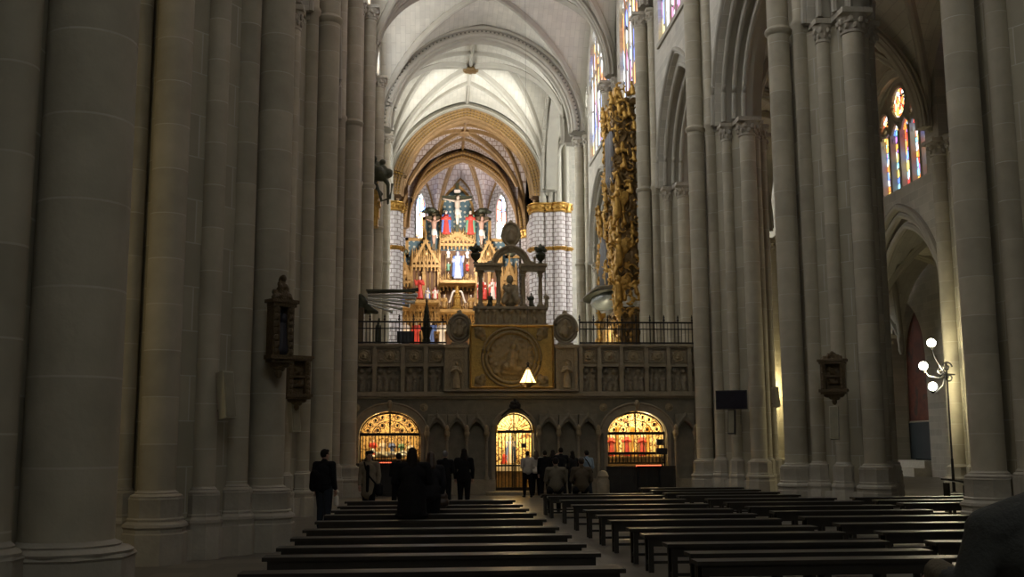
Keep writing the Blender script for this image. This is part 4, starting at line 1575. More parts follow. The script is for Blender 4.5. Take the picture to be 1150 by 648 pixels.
# ------------------------------------------------------------------ the altarpiece over the door
AYF = SY - .25
alt = thing('altarpiece', 'gilded carved altarpiece with a round relief and an open columned top above the middle door', 'altarpiece', (sx(574), SY - .1, ZC + .14))
x0, x1 = sx(527), sx(622)
zb, zt = sz(437), sz(365.5)
m = MB()
for a, b, d in ((ZC + .145, sz(439.6), .34), (sz(439.6), sz(437), .26)):
    m.box(sx(498.5), sx(649), SY - d, SY + .115, a, b)
obj('base_moulding', m, SCREEN, alt, 0)
apan = obj('panel', MB().box(x0, x1, AYF, SY + .1, zb, zt), GOLDREL, alt, 0)
fr = MB().tube([(x0 + .05, AYF, zb + .05), (x1 - .05, AYF, zb + .05), (x1 - .05, AYF, zt - .05), (x0 + .05, AYF, zt - .05)], .07, 6, True)
obj('border', fr, GOLD, apan, 0)
xm, zm = sx(574), sz(402)
rg = MB()
for rr, tt in ((1.10, .045), (.95, .06)):
    rg.tube([(xm + rr * math.cos(k * PI / 24), AYF - .05, zm + rr * math.sin(k * PI / 24)) for k in range(48)], tt, 8, True)
obj('medallion_ring', rg, RELIEF, apan)
# the round relief: a seated figure amid lesser ones
m = MB()
m.ell((xm, AYF + .02, zm), (.9, .1, .9), 28, 8)
m.cap((xm, AYF - .03, zm - .3), .25, (xm + .04, AYF - .04, zm + .15), .17).ell((xm + .06, AYF - .1, zm + .42), (.11, .10, .14), 10, 8)
m.cap((xm - .15, AYF - .03, zm + .2), .09, (xm - .38, AYF - .04, zm - .02), .07).cap((xm + .2, AYF - .03, zm + .2), .09, (xm + .34, AYF - .06, zm - .1), .07)
m.cap((xm - .2, AYF - .03, zm - .35), .2, (xm + .28, AYF - .03, zm - .45), .17).cap((xm - .3, AYF - .02, zm - .55), .12, (xm + .4, AYF - .02, zm - .6), .10)
m.ell((xm + .2, AYF - .12, zm + .02), (.09, .08, .15), 8, 6).ell((xm + .22, AYF - .13, zm + .22), (.07, .07, .08), 8, 6)
q = random.Random(5)
for k in range(22):
    a = k / 22 * 2 * PI + .2
    r_ = q.uniform(.55, .82)
    m.ell((xm + r_ * math.cos(a), AYF - .02, zm + r_ * math.sin(a)), (q.uniform(.06, .12), .07, q.uniform(.06, .12)), 8, 6)
fobj('round_relief', m, .03, RELIEF, apan, 1)
m = MB()
for ux in (-1, 1):
    for uz in (-1, 1):
        c_ = (xm + ux * 1.18, AYF - .02, zm + uz * .88)
        m.box(c_[0] - .22, c_[0] + .22, AYF, AYF + .06, c_[2] - .2, c_[2] + .2)
        m.ell((c_[0] + ux * .05, AYF, c_[2] + uz * .2), (.2, .07, .1), 8, 6).ell((c_[0] - ux * .12, AYF, c_[2] - uz * .18), (.12, .06, .1), 8, 6)
        m.ell(c_, (.18, .1, .16), 8, 6).cap(c_, .08, (c_[0] - ux * .2, AYF - .03, c_[2] - uz * .05), .05)
        m.ell((c_[0] + .02, AYF - .1, c_[2] + .12), (.07, .06, .08), 8, 6)
        mm = MB()
        mm.v, mm.f = m.v, m.f
        fobj('corner_angel', mm, .03, RELIEF, apan, 1)
        m = MB()
# frieze above it
relief_bay(sx(533), sx(614), sz(365), sz(346.5), SY - .05, 77, 9, MARBLE, 'frieze', alt, .03)
m = MB()
for a, b, d in ((sz(347.5), sz(344.5), .12), (sz(366.5), sz(364), .16)):
    m.box(sx(531.5), sx(616), SY - .05 - d, SY + .45, a, b)
obj('frieze_moulding', m, SCREEN, alt, 0)
obj('frieze_core', MB().box(sx(534), sx(613), SY + .07, SY + .45, sz(385.5), sz(345)), SCREEN, alt, 0)
# open columned top
zc0, zc1 = sz(344.5), sz(304)
for p_ in (540, 560.5, 589, 608.5):
    c = MB().lathe([(.14, 0), (.14, .1), (.09, .14), (.075, .25), (.09, .5), (.07, zc1 - zc0 - .25), (.12, zc1 - zc0 - .16), (.09, zc1 - zc0 - .12), (.15, zc1 - zc0)], sx(p_), SY + .15, 12, z0=zc0)
    obj('column', c, MARBLE, alt)
for a, b in ((534.5, 563.5), (586, 614)):
    e = MB().box(sx(a), sx(b), SY - .05, SY + .35, zc1, sz(299)).box(sx(a) - .06, sx(b) + .06, SY - .12, SY + .4, sz(299), sz(296))
    obj('entablature', e, MARBLE, alt, 0)
xa = sx(574.7)
zs_ = sz(298)
rad = .52
b_ = MB().band(arch(rad + .17, rad + .22, 16), arch(rad, rad, 16), lambda a, b, w: (xa + a, w, zs_ + b), SY - .02, SY + .3)
b_.tube([(xa + a, SY - .04, zs_ + b) for a, b in arch(rad + .17, rad + .22, 16)], .06, 6)
for s in (-1, 1):
    b_.cap((xa + s * .75, SY + .1, zs_ + .02), .1, (xa + s * .52, SY + .1, zs_ + .52), .06)
    b_.ell((xa + s * .8, SY + .1, zs_ + .1), (.13, .1, .1), 8, 6)
fobj('arch', b_, .03, MARBLE, alt, 1)
# oval top
zo = sz(263)
o_ = MB().ell((xa, SY + .1, zo), (.33, .12, .44), 20, 10)
o_.tube([(xa + .33 * math.cos(k * PI / 12), SY + .02, zo + .44 * math.sin(k * PI / 12)) for k in range(24)], .055, 6, True)
o_.ell((xa, SY - .04, zo + .06), (.1, .1, .13), 8, 6).cap((xa, SY - .02, zo - .05), .13, (xa, SY - .02, zo - .22), .16)
o_.cap((xa, SY + .1, zo - .42), .16, (xa, SY + .1, sz(278)), .2)
o_.ell((xa, SY + .1, zo + .5), (.08, .07, .08), 8, 6)
for s in (-1, 1):
    o_.ell((xa + s * .33, SY + .1, zo - .05), (.08, .07, .12), 8, 6)
fobj('oval_medallion', o_, .025, MARBLE, alt, 1)
URN = [(.05, 0), (.12, .03), (.05, .1), (.16, .22), (.2, .36), (.13, .45), (.09, .48), (.15, .56), (.08, .7), (.02, .8)]
for p_ in (534.5, 609):
    u_ = MB().lathe(URN, sx(p_), SY + .15, 12, z0=sz(296) + .006)
    for k in range(6):
        a = k * PI / 3
        u_.ell((sx(p_) + .17 * math.cos(a), SY + .15 + .17 * math.sin(a), sz(296) + .55 + .06 * (k % 2)), (.08, .08, .1), 6, 4)
    tag(obj('flaming_urn', u_, BRONZE), 'dark carved urn on the altarpiece cornice beside the %s' % ('crucifix side' if p_ < 570 else 'patterned pier side'), 'urn', 'urns of the altarpiece')
for p_ in (595, 527):
    if p_ == 595:
        p_ = 600.3
        robed('statue', 'tiny carved figure standing on the altarpiece between arch and urn', (sx(p_) + .04, SY - .06, sz(296)), .32, MARBLE, MARBLE)
robed('statue', 'small carved figure standing outside the end column of the altarpiece', (sx(615.5), SY + .2, sz(344.5)), .55, MARBLE, MARBLE)
# seated marble group inside the columns
m = MB()
xs_, zs2 = sx(574), sz(344.5)
m.cap((xs_, SY + .15, zs2 + .12), .26, (xs_, SY + .12, zs2 + .55), .2).cap((xs_ - .2, SY + .1, zs2 + .62), .11, (xs_ + .2, SY + .1, zs2 + .62), .11)
m.ell((xs_ - .02, SY + .08, zs2 + .93), (.14, .14, .18), 10, 8)
m.cap((xs_ - .15, SY - .05, zs2 + .3), .14, (xs_ - .25, SY - .12, zs2 + .08), .13).cap((xs_ + .15, SY - .05, zs2 + .3), .14, (xs_ + .25, SY - .12, zs2 + .08), .13)
m.cap((xs_ + .22, SY + .05, zs2 + .6), .08, (xs_ + .25, SY - .1, zs2 + .35), .07).cap((xs_ - .22, SY + .05, zs2 + .6), .08, (xs_ - .1, SY - .15, zs2 + .4), .07)
m.ell((xs_ - .08, SY - .18, zs2 + .48), (.1, .1, .16), 8, 6).ell((xs_ - .08, SY - .2, zs2 + .68), (.07, .07, .08), 8, 6)
m.v = [(a_, b_, max(c_ + .12, zs2 + .02)) for a_, b_, c_ in m.v]
tag(fobj('statue', m, .028, MARBLE, None, 2, loc=(xs_, SY + .1, zs2)), 'seated stone figure with a child under the altarpiece arch', 'statue')
for p_, lb in ((551, 'dark crouching figure between the altarpiece columns on the crucifix side'), (598, 'dark crouching figure between the altarpiece columns on the patterned pier side')):
    robed('statue', lb, (sx(p_), SY + .15, zs2), .62, BRONZE, BRONZE, 'kneel', .6 if p_ < 570 else -.6)
# oval roundels on top of the two statue niches
for p_, rx, lb in ((516, .43, 'crucifix side'), (636.5, .45, 'organ side')):
    x, z, rz_ = sx(p_), sz(368.2), .53
    t = thing('carved_roundel', 'oval carved stone roundel beside the gilded altarpiece on the %s' % lb, 'roundel', (x, SY + .1, sz(387)))
    obj('disc', MB().ell((x, SY + .3, z), (rx, .12, rz_), 24, 8), MARBLE, t)
    b_ = MB()
    for f_ in (1.0, .76):
        b_.tube([(x + rx * f_ * math.cos(k * PI / 16), SY + .2, z + rz_ * f_ * math.sin(k * PI / 16)) for k in range(32)], .06 * f_, 6, True)
    obj('rim', b_, SCREEN, t)
    h = MB().cap((x, SY + .17, z - .18), .16, (x, SY + .15, z + .05), .12).ell((x, SY + .11, z + .22), (.11, .1, .14), 10, 8).cap((x - .14, SY + .17, z), .06, (x - .2, SY + .11, z - .2), .05).cap((x + .14, SY + .17, z), .06, (x + .22, SY + .11, z + .1), .05)
    fobj('bust_relief', h, .025, MARBLE, t, 1)
    obj('foot', MB().box(x - .3, x + .3, SY + .15, SY + .45, sz(386.2), sz(384)), SCREEN, t, 0)
    obj('crest', MB().ell((x, SY + .25, z + rz_ + .08), (.1, .07, .1), 8, 6), MARBLE, t)
# statue niches flanking the panel
for p0, p1, lb in ((499.5, 525, 'reclining figure chapel side'), (624, 648.5, 'three red figures side')):
    xa_, xb_ = sx(p0), sx(p1)
    n_ = MB().box(xa_, xb_, SY - .02, SY + .115, zb, sz(388))
    n_.box(xa_, xa_ + .12, SY - .1, SY, zb, sz(390)).box(xb_ - .12, xb_, SY - .1, SY, zb, sz(390))
    n_.box(xa_ - .03, xb_ + .03, SY - .14, SY + .05, sz(391), sz(387.5))
    xm_ = (xa_ + xb_) / 2
    n_.band(arch(.27, .3, 10), arch(.2, .22, 10), lambda a, b, w: (xm_ + a, w, sz(410) + b), SY - .1, SY)
    n_.box(xm_ - .27, xm_ - .2, SY - .1, SY, zb, sz(410)).box(xm_ + .2, xm_ + .27, SY - .1, SY, zb, sz(410))
    obj('statue_niche', n_, MARBLE, alt, 0)
    robed('statue', 'pale standing stone statue in the niche on the %s of the altarpiece' % lb, (xm_, SY - .215, zb), 1.02, MARBLE, MARBLE)

# hanging lamp of bright tapers in front of the altarpiece
LX, LY = P(593, 431, 38.2).x, 38.2
zl = lambda py: P(593, py, LY).z
hl = thing('hanging_lamp', 'hanging brass lamp of bright tapers glowing before the gilded altarpiece', 'lamp', (LX, LY, zl(433)))
obj('dish', MB().lathe([(.03, -.12), (.1, -.08), (.22, 0), (.34, .03), (.36, .06), (.3, .06), (.1, .02)], LX, LY, 18, z0=zl(432)), GOLD, hl)
for k in range(7):
    a = k * 2 * PI / 7 + .2
    obj('taper', MB().tube([(LX + .28 * math.cos(a), LY + .28 * math.sin(a), zl(431)), (LX + .17 * math.cos(a), LY + .17 * math.sin(a), zl(424)), (LX + .05 * math.cos(a), LY + .05 * math.sin(a), zl(415))], [.035, .03, .008], 6), FLAMEW, hl)
obj('core_flame', MB().lathe([(.07, 0), (.06, .12), (.02, .3), (.005, .4)], LX, LY, 10, z0=zl(431)), FLAMEW, hl)
ch = MB().tube([(LX, LY, zl(414)), (LX, LY, 29.9)], .0035, 5)
ch.lathe([(.02, -.05), (.09, 0), (.03, .08), (.06, .14), (.02, .2)], LX, LY, 10, z0=zl(413))
obj('chain', ch, IRON, hl)

# ------------------------------------------------------------------ railing on top of the screen
def railing(pa, pb, label):
    xa_, xb_ = max(sx(pa), XL), min(sx(pb), XR)
    z0_, z1_ = sz(386.3), sz(361)
    y = SY + .25
    t = thing('iron_railing', label, 'railing', ((xa_ + xb_) / 2, y, z0_))
    obj('rail', MB().box(xa_, xb_, y - .03, y + .03, z1_ - .03, z1_ + .03), IRON, t, 0)
    obj('rail', MB().box(xa_, xb_, y - .025, y + .025, sz(368.5) - .02, sz(368.5) + .02), IRON, t, 0)
    obj('rail', MB().box(xa_, xb_, y - .03, y + .03, z0_ + .04, z0_ + .1), IRON, t, 0)
    n = int((xb_ - xa_) / .135)
    g = MB()
    for k in range(n + 1):
        x = xa_ + (xb_ - xa_) * k / n
        if k % 4 == 0:
            po = MB().tube([(x, y, z0_), (x, y, z1_ + .1)], .022, 6)
            po.lathe([(.02, 0), (.05, .04), (.02, .1), (.035, .15), (.004, .26)], x, y, 8, z0=z1_ + .05)
            obj('post', po, IRON, t)
        else:
            g.tube([(x, y, z0_ + .05), (x, y, z1_)], .013, 5)
    obj('bar_grille', g, IRON, t)


railing(396, 501, 'iron railing on the screen in front of the glowing retable')
railing(653, 793, 'iron railing on the screen in front of the gilded organ')
# things standing on the screen behind the rail
bs = thing('black_screen', 'black flat screen standing behind the railing before the retable', 'screen', (sx(454.5), SY + .45, sz(387)))
obj('panel', MB().box(sx(444.5), sx(464.5), SY + .42, SY + .5, sz(384.5), sz(371)), BLACKP, bs, 0)
obj('stand', MB().box(sx(450), sx(459), SY + .4, SY + .6, sz(386.3), sz(384.5)), BLACKP, bs, 0)
sp_ = thing('pinnacle', 'tall dark carved pinnacle standing on the screen before the retable', 'pinnacle', (sx(478.5), SY + .5, sz(387)))
zp_ = sz(387)
obj('pedestal', MB().lathe([(.16, 0), (.16, .2), (.12, .25), (.13, .35)], sx(478.5), SY + .5, 8, z0=sz(386.3)), BRONZE, sp_, 30)
H_ = sz(333) - zp_
obj('shaft', MB().lathe([(.14, .35), (.17, .55), (.2, .62), (.14, .7), (.13, H_ * .55), (.08, H_ * .68), (.1, H_ * .71), (.07, H_ * .78), (.03, H_ * .9), (.05, H_ * .93), (.004, H_)], sx(478.5), SY + .5, 8, z0=zp_), BRONZE, sp_, 30)
k_ = MB()
for zz in (.6, .62):
    for a in range(8):
        k_.ell((sx(478.5) + .17 * math.cos(a * PI / 4), SY + .5 + .17 * math.sin(a * PI / 4), zp_ + zz + .04), (.05, .05, .07), 6, 4)
obj('crocket_trim', k_, BRONZE, sp_)
tag(obj('folded_stand', MB().cap((sx(423), SY + .5, sz(381)), .12, (sx(423), SY + .5, sz(366)), .11).cap((sx(423), SY + .5, sz(366)), .07, (sx(424), SY + .5, sz(357)), .04).box(sx(419), sx(427), SY + .38, SY + .62, sz(386.3) + .01, sz(383)), BRONZE), 'dark covered stand behind the railing next to the clustered pier', 'stand')
# ================================================================== the retable at the end of the chancel
RY = 97.7
rx = lambda px: P(px, 300, RY).x
rzz = lambda py: P(513, py, RY).z
ret = thing('retable', 'huge gilded retable with stepped starry blue backing at the end of the chancel', 'retable', (AC - .4, RY, 0))
CXR = rx(513)
SC = rx(514) - rx(513)
half = [(0, 207)]                    # half outline of the blue backing (offset in px from the axis, y in px)
pan = arch(19 * SC, (240 - 207) * SC, 12)
outl = []
stepsL = [(-69, 400), (-69, 288), (-56, 288), (-56, 269.5), (-37, 269.5), (-37, 246), (-21, 246), (-20.5, 240)]
for dx, py in stepsL:
    outl.append((CXR + dx * SC, rzz(py)))
outl += [(CXR + a, rzz(240) + b) for a, b in pan]
for dx, py in stepsL[::-1]:
    outl.append((CXR - dx * SC, rzz(py)))
outl[0] = (outl[0][0], 2.0)
outl[-1] = (outl[-1][0], 2.0)
obj('blue_backing', MB().prism(outl, lambda u, v, w: (u, w, v), RY, RY + .3), BLUEBACK, ret, 0)
for s in (-1, 1):
    g = MB()
    pts = [(CXR + s * dx * SC * -1, rzz(py)) for dx, py in stepsL[1:]]
    for (xa, za), (xb, zb_) in zip(pts[:-1], pts[1:]):
        g.box(min(xa, xb) - .14, max(xa, xb) + .14, RY - .2, RY + .35, min(za, zb_) - .14, max(za, zb_) + .14)
    obj('stepped_frame', g, RETGOLD, ret, 0)
g = MB()
a_ = arch(19.5 * SC, 34 * SC, 16)
b_ = arch(17 * SC, 30.5 * SC, 16)
g.band(a_, b_, lambda u, v, w: (CXR + u, w, rzz(240) + v), RY - .25, RY + .1)
for s in (-1, 1):
    g.box(*sorted((CXR + s * 17 * SC, CXR + s * 19.5 * SC)), RY - .25, RY + .1, rzz(262), rzz(240))
obj('arch_frame', g, RETGOLD, ret, 30)
# dark carved foliage heaps on the steps
for s in (-1, 1):
    q = random.Random(4)
    m = MB()
    for k in range(16):
        m.ell((CXR + s * q.uniform(22, 36) * SC, RY - .1 + q.uniform(-.2, .2), rzz(245) + q.uniform(0, .75)), (q.uniform(.25, .5), .3, q.uniform(.15, .35)), 8, 6)
    fobj('dark_canopy', m, .07, BRONZE, ret, 1)
    m = MB()
    for k in range(8):
        m.ell((CXR + s * q.uniform(58, 68) * SC, RY - .1, rzz(286) + q.uniform(0, .7)), (.35, .3, .3), 8, 6)
    fobj('dark_canopy', m, .07, BRONZE, ret, 1)

# upright buttresses with pinnacles
def buttress(px_, y0, y1):
    x = rx(px_)
    m = MB().box(x - .14, x + .14, RY - .6, RY, rzz(y1), rzz(y0) - .3)
    m.lathe([(.2, -.35), (.16, -.1), (.1, .3), (.13, .34), (.01, .95)], x, RY - .4, 6, z0=rzz(y0))
    for k in range(5):
        zz = rzz(y1) + (rzz(y0) - rzz(y1)) * k / 5
        m.box(x - .19, x + .19, RY - .68, RY, zz - .06, zz + .06)
    obj('buttress', m, RETGOLD, ret, 0)


for p_, a, b in ((446, 305, 400), (462, 296, 400), (476, 285, 400), (493, 282, 400), (534, 282, 400), (549, 285, 400), (563, 296, 400), (579, 305, 400)):
    buttress(p_, a, b)


def canopy(pa, pb, py, h=1.0, n=5):
    """a row of small gables and pinnacles over a compartment"""
    xa, xb = rx(pa), rx(pb)
    z = rzz(py)
    m = MB().box(xa, xb, RY - .75, RY, z - .15, z + .1)
    for k in range(n):
        x = xa + (xb - xa) * (k + .5) / n
        w = (xb - xa) / n
        m.band(arch(w * .5, h * .6, 6), arch(w * .36, h * .42, 6), lambda u, v, ww: (x + u, ww, z + v), RY - .8, RY - .1)
        m.lathe([(w * .22, h * .3), (w * .14, h * .7), (w * .17, h * .75), (.01, h * 1.35)], x, RY - .6, 6, z0=z)
    for k in range(n + 1):
        x = xa + (xb - xa) * k / n
        m.lathe([(.09, -.5), (.08, h * .9), (.1, h * .95), (.01, h * 1.4)], x, RY - .7, 6, z0=z)
    o = obj('canopy_edging', m, RETGOLD, ret, 0)
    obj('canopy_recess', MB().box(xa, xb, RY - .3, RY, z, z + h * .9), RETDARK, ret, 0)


for pa, pb, py, h, n in ((494, 533, 276, 1.15, 9), (463, 493, 300, 1.2, 7), (534, 563, 300, 1.2, 7), (447, 462, 318, 1.1, 4), (564, 579, 318, 1.1, 4),
                         (494, 533, 322, .8, 9), (463, 493, 343, .9, 7), (534, 563, 343, .9, 7), (447, 493, 349, .7, 10), (534, 579, 349, .7, 10), (494, 533, 352, .7, 9)):
    canopy(pa, pb, py, h, n)
for pa, pb, ya, yb in ((463, 493, 303, 340), (534, 563, 303, 340), (494, 533, 282, 318), (447, 462, 322, 346), (564, 579, 322, 346), (447, 493, 352, 398), (494, 533, 326, 350), (494, 533, 356, 398), (534, 579, 352, 398)):
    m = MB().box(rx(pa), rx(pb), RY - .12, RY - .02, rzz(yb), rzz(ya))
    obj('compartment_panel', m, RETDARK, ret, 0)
    m = MB().box(rx(pa), rx(pb), RY - 2.2, RY, rzz(yb) - .3, rzz(yb) - .05)
    obj('shelf_ledge', m, RETGOLD, ret, 0)
    m = MB()
    n = 6
    for k in range(1, n):
        x = rx(pa) + (rx(pb) - rx(pa)) * k / n
        m.lathe([(.05, 0), (.05, (rzz(ya) - rzz(yb)) * .9)], x, RY - .2, 6, z0=rzz(yb))
    obj('tracery_lattice', m, RETGOLD, ret, 0)
for pa, pb, yb_, yt_ in ((463, 493, 297, 270), (534, 563, 297, 270), (447, 462, 316, 296), (564, 579, 316, 296), (494, 533, 274, 262)):
    xa, xb, xm_ = rx(pa), rx(pb), rx((pa + pb) / 2)
    m = MB()
    za_, zb2 = rzz(yb_), rzz(yt_)
    m.band([(xa, za_), (xm_, zb2), (xb, za_)], [(xa + .3, za_), (xm_, zb2 - .45), (xb - .3, za_)], lambda u, v, w: (u, w, v), RY - .85, RY - .5)
    for k in range(7):
        f = k / 7
        for a_, b_ in ((xa, 1), (xb, -1)):
            m.ell((a_ + (xm_ - a_) * f, RY - .7, za_ + (zb2 - za_) * f + .1), (.11, .11, .15), 6, 4)
    m.lathe([(.12, -.2), (.07, .3), (.12, .36), (.01, .9)], xm_, RY - .68, 6, z0=zb2)
    m.ell((xm_, RY - .75, za_ + (zb2 - za_) * .4), (.25, .12, .3), 8, 6)
    obj('crocketed_gable_edging', m, RETGOLD, ret, 0)
for pa, pb, py, n in ((447, 493, 362, 12), (494, 533, 364, 9), (534, 579, 362, 12), (447, 493, 379, 12), (534, 579, 379, 12)):
    canopy(pa, pb, py, .7, n)
obj('altar_block', MB().box(rx(449), rx(572), RY - .3, RY + .5, 0, 9.0), RETDARK, ret, 0)

# figures of the retable
YF = RY - 1.75
robed('statue', 'blue-mantled statue standing below the tall cross, window side with coloured glass', (rx(500.5), YF, rzz(267.5)), 2.25, RED, FLESH, 'stand', 0, None, mantle=BLUE)
robed('statue', 'red-robed statue in a green mantle below the tall cross', (rx(527.5), YF, rzz(267.5)), 2.25, RED, FLESH, 'stand', 0, None, mantle=GREENP)


def crucified(label, px_, ytop, ybot, arm_px, yarm, crossmat, skin, H):
    x, y = rx(px_), RY - 1.15
    zt_, zb_ = rzz(ytop), rzz(ybot)
    za = rzz(yarm)
    t = thing('crucifix', label, 'crucifix', (x, y, zb_))
    c = MB().box(x - .15, x + .15, y, y + .14, zb_, zt_).box(x - arm_px * SC, x + arm_px * SC, y, y + .14, za - .1, za + .34)
    obj('cross', c, crossmat, t, 0)
    m = MB()
    hz = za + .12
    m.ell((x + .06, y - .2, hz), (.17, .18, .22), 10, 8)
    m.cap((x, y - .12, za - .3), .27, (x, y - .12, za - .95), .2).cap((x, y - .12, za - .95), .22, (x, y - .14, za - 1.25), .2)
    for s in (-1, 1):
        m.cap((x + s * .2, y - .12, za - .2), .11, (x + s * arm_px * SC * .5, y - .1, za - .1), .09).cap((x + s * arm_px * SC * .5, y - .1, za - .1), .085, (x + s * arm_px * SC * .93, y - .08, za + .03), .06)
        m.cap((x + s * .1, y - .14, za - 1.2), .14, (x + s * .08, y - .26, za - 1.2 - H * .27), .1).cap((x + s * .08, y - .26, za - 1.2 - H * .27), .1, (x + s * .03, y - .15, za - 1.2 - H * .52), .065)
    fobj('body', m, .045, skin, t, 2)
    obj('loincloth', MB().cap((x, y - .14, za - 1.05), .245, (x, y - .15, za - 1.35), .25).cap((x + .2, y - .16, za - 1.1), .09, (x + .3, y - .16, za - 1.7), .06), WHITECL, t)
    if arm_px > 12:
        obj('title_board', MB().box(x - .28, x + .28, y - .06, y, za + .62, za + .9), CREAM, t, 0)
    return t


crucified('pale crucified figure on a tall dark cross above the retable', 513, 209, 263, 17, 227, BRONZE, FLESH, 2.3)
crucified('small crucified figure on a side cross beside the coloured window', 487, 243, 283, 8.5, 250, FRAMEW, SKIN, 2.0)
crucified('small crucified figure on a side cross beside the altarpiece oval', 540, 243, 283, 8.5, 250, FRAMEW, SKIN, 2.0)
robed('statue', 'white figure in a blue mantle in the middle of the retable amid small angels', (rx(513.5), YF, rzz(317)), 2.6, plain('pale_blue_robe', (.45, .47, .60), .5, var=.3, scale=4), FLESH, 'stand', 0, None, mantle=BLUE)
for i, (p_, py, mt, lb) in enumerate(((503, 294, CREAM, 'pink angel high beside the white retable figure, blue mantle side'), (524, 294, CREAM, 'pink angel high beside the white retable figure, green mantle side'), (503, 308, GREENP, 'green angel lower down beside the white retable figure, blue mantle side'),
                                      (524, 308, RED, 'red angel lower down beside the white retable figure, green mantle side'), (503, 317, RETGOLD, 'golden cherub at the feet of the white retable figure, first'), (524, 317, RETGOLD, 'golden cherub at the feet of the white retable figure, second'))):
    robed('statue', lb, (rx(p_), YF - .05, rzz(py)), (.72 if py == 317 else .95), mt, FLESH, 'kneel', (.5 if p_ < 513 else -.5), 'angels round the white retable figure')
    w_ = MB()
figs = [(472, 339, 2.1, RED, 'stand', None, 'red-robed figure in the retable compartment beside the white kneeling figure'), (480.5, 340, 1.25, CREAM, 'kneel', BLUE, 'white kneeling figure in the middle retable compartment'), (488.5, 340, 1.3, CREAM, 'kneel', RED, 'white and red kneeling figure in the middle retable compartment, nearer the cherubs'),
        (453.5, 346, 1.25, BLUE, 'stand', None, 'blue figure in the outer retable compartment above the trumpets'), (540, 340, 2.2, RED, 'seat', CREAM, 'large red seated figure of the retable seen between the altarpiece columns'), (552, 340, 2.0, CREAM, 'stand', RED, 'white figure of the retable seen through the altarpiece arch'),
        (570, 346, 1.6, RETGOLD, 'stand', None, 'golden retable figure behind the altarpiece urn'),
        (456, 391, 2.3, CREAM, 'stand', None, 'white figure low in the retable behind the first rail bars'), (468.5, 391, 2.3, RED, 'stand', None, 'red figure low in the retable beside the black screen'),
        (484.5, 391, 2.3, BLUE, 'stand', None, 'blue figure low in the retable beside the pinnacle'), (496.5, 391, 2.3, CREAM, 'stand', None, 'white figure low in the retable beside the carved roundel'),
        (499, 350, 1.5, RETGOLD, 'kneel', None, 'golden kneeling figure under the white retable figure, blue mantle side'), (528, 350, 1.5, RETGOLD, 'kneel', None, 'golden kneeling figure under the white retable figure, green mantle side')]
for p_, py, H, mt, pose, man, lb in figs:
    robed('statue', lb, (rx(p_), YF - .05, rzz(py)), H, mt, FLESH, pose, random.uniform(-.4, .4), 'painted retable figures', mantle=man)
mo = thing('monstrance', 'golden tower shrine in the middle of the retable with curling white scrolls', 'shrine', (CXR, YF, rzz(350)))
obj('tower', MB().lathe([(.5, 0), (.5, .2), (.35, .3), (.3, 1.0), (.4, 1.05), (.22, 1.4), (.26, 1.45), (.02, 2.3)], CXR, YF, 8, z0=rzz(350)), GOLD, mo, 30)
for s in (-1, 1):
    obj('scroll', MB().tube([(CXR + s * (.2 + .55 * f), YF - .2, rzz(331) - .75 * f + .25 * math.sin(f * 5)) for f in lin(0, 1, 14)], .085, 6), CREAM, mo)
# ================================================================== organs
DPIPE = plain('organ_pipe_metal', (.17, .17, .17), .45, .5, var=.3, scale=3)
org = thing('organ_case', 'tall gilded organ case crowded with carving between two clustered piers', 'organ', (9.6, 52, 0))
X0, X1 = 8.85, 10.05
YA, YM, YB = 49.85, 52.4, 55.6


def carving(m, x0, x1, y0, y1, z0, z1, n, seed, face):
    q = random.Random(seed)
    for k in range(n):
        f = face if face != 'xy' else q.choice('xy')
        y = q.uniform(y0, y1) if f == 'x' else y0 - .02
        x = x0 - .02 if f == 'x' else q.uniform(x0, x1)
        z = q.uniform(z0, z1)
        r_ = q.uniform(.06, .15)
        kind = q.random()
        if kind < .45:
            m.ell((x, y, z), (r_ * .9, r_ * .9, r_ * q.uniform(.8, 2.0)), 8, 6)
        elif kind < .8:
            a = q.uniform(0, 6)
            pts = []
            for j in range(7):
                f_ = j / 6
                rr = .26 * (1 - .7 * f_)
                u, v = rr * math.cos(a + 4.4 * f_), rr * math.sin(a + 4.4 * f_)
                pts.append((x - .08, y + u, z + v) if f == 'x' else (x + u, y - .08, z + v))
            m.tube(pts, [.06 - .03 * j / 6 for j in range(7)], 6)
        else:
            m.cap((x - .05, y - .05, z - .25), .12, (x - .1, y - .05, z + .1), .09)
            m.ell((x - .14, y - .08, z + .27), (.09, .09, .11), 8, 6)
            m.cap((x - .1, y - .05, z + .05), .05, (x - .25, y + q.uniform(-.25, .25), z + q.uniform(-.2, .25)), .035)


def block(nm, x0, x1, y0, y1, z0, z1, n, seed, mat=GOLD, vox=.05):
    m = MB().box(x0, x1, y0, y1, z0, z1)
    carving(m, x0, x1, y0, y1, z0 + .1, z1 - .1, n, seed, 'xy')
    return fobj(nm, m, vox, mat, org, 1)


obj('base', MB().box(X0 + .1, X1, YA, YB, 0, 5.0), FRAMEW, org, 0)
block('lower_case', X0 + .25, X1, YA + .1, YB - .2, 5.0, 8.3, 130, 1, GOLDDARK)
block('middle_case', X0 + .3, X1, YA + .15, YB - .5, 9.3, 14.0, 150, 2, GOLDDARK)
block('upper_case', X0 + .25, X1, YA + .15, YM + .4, 14.0, 18.6, 130, 3, GOLDDARK)
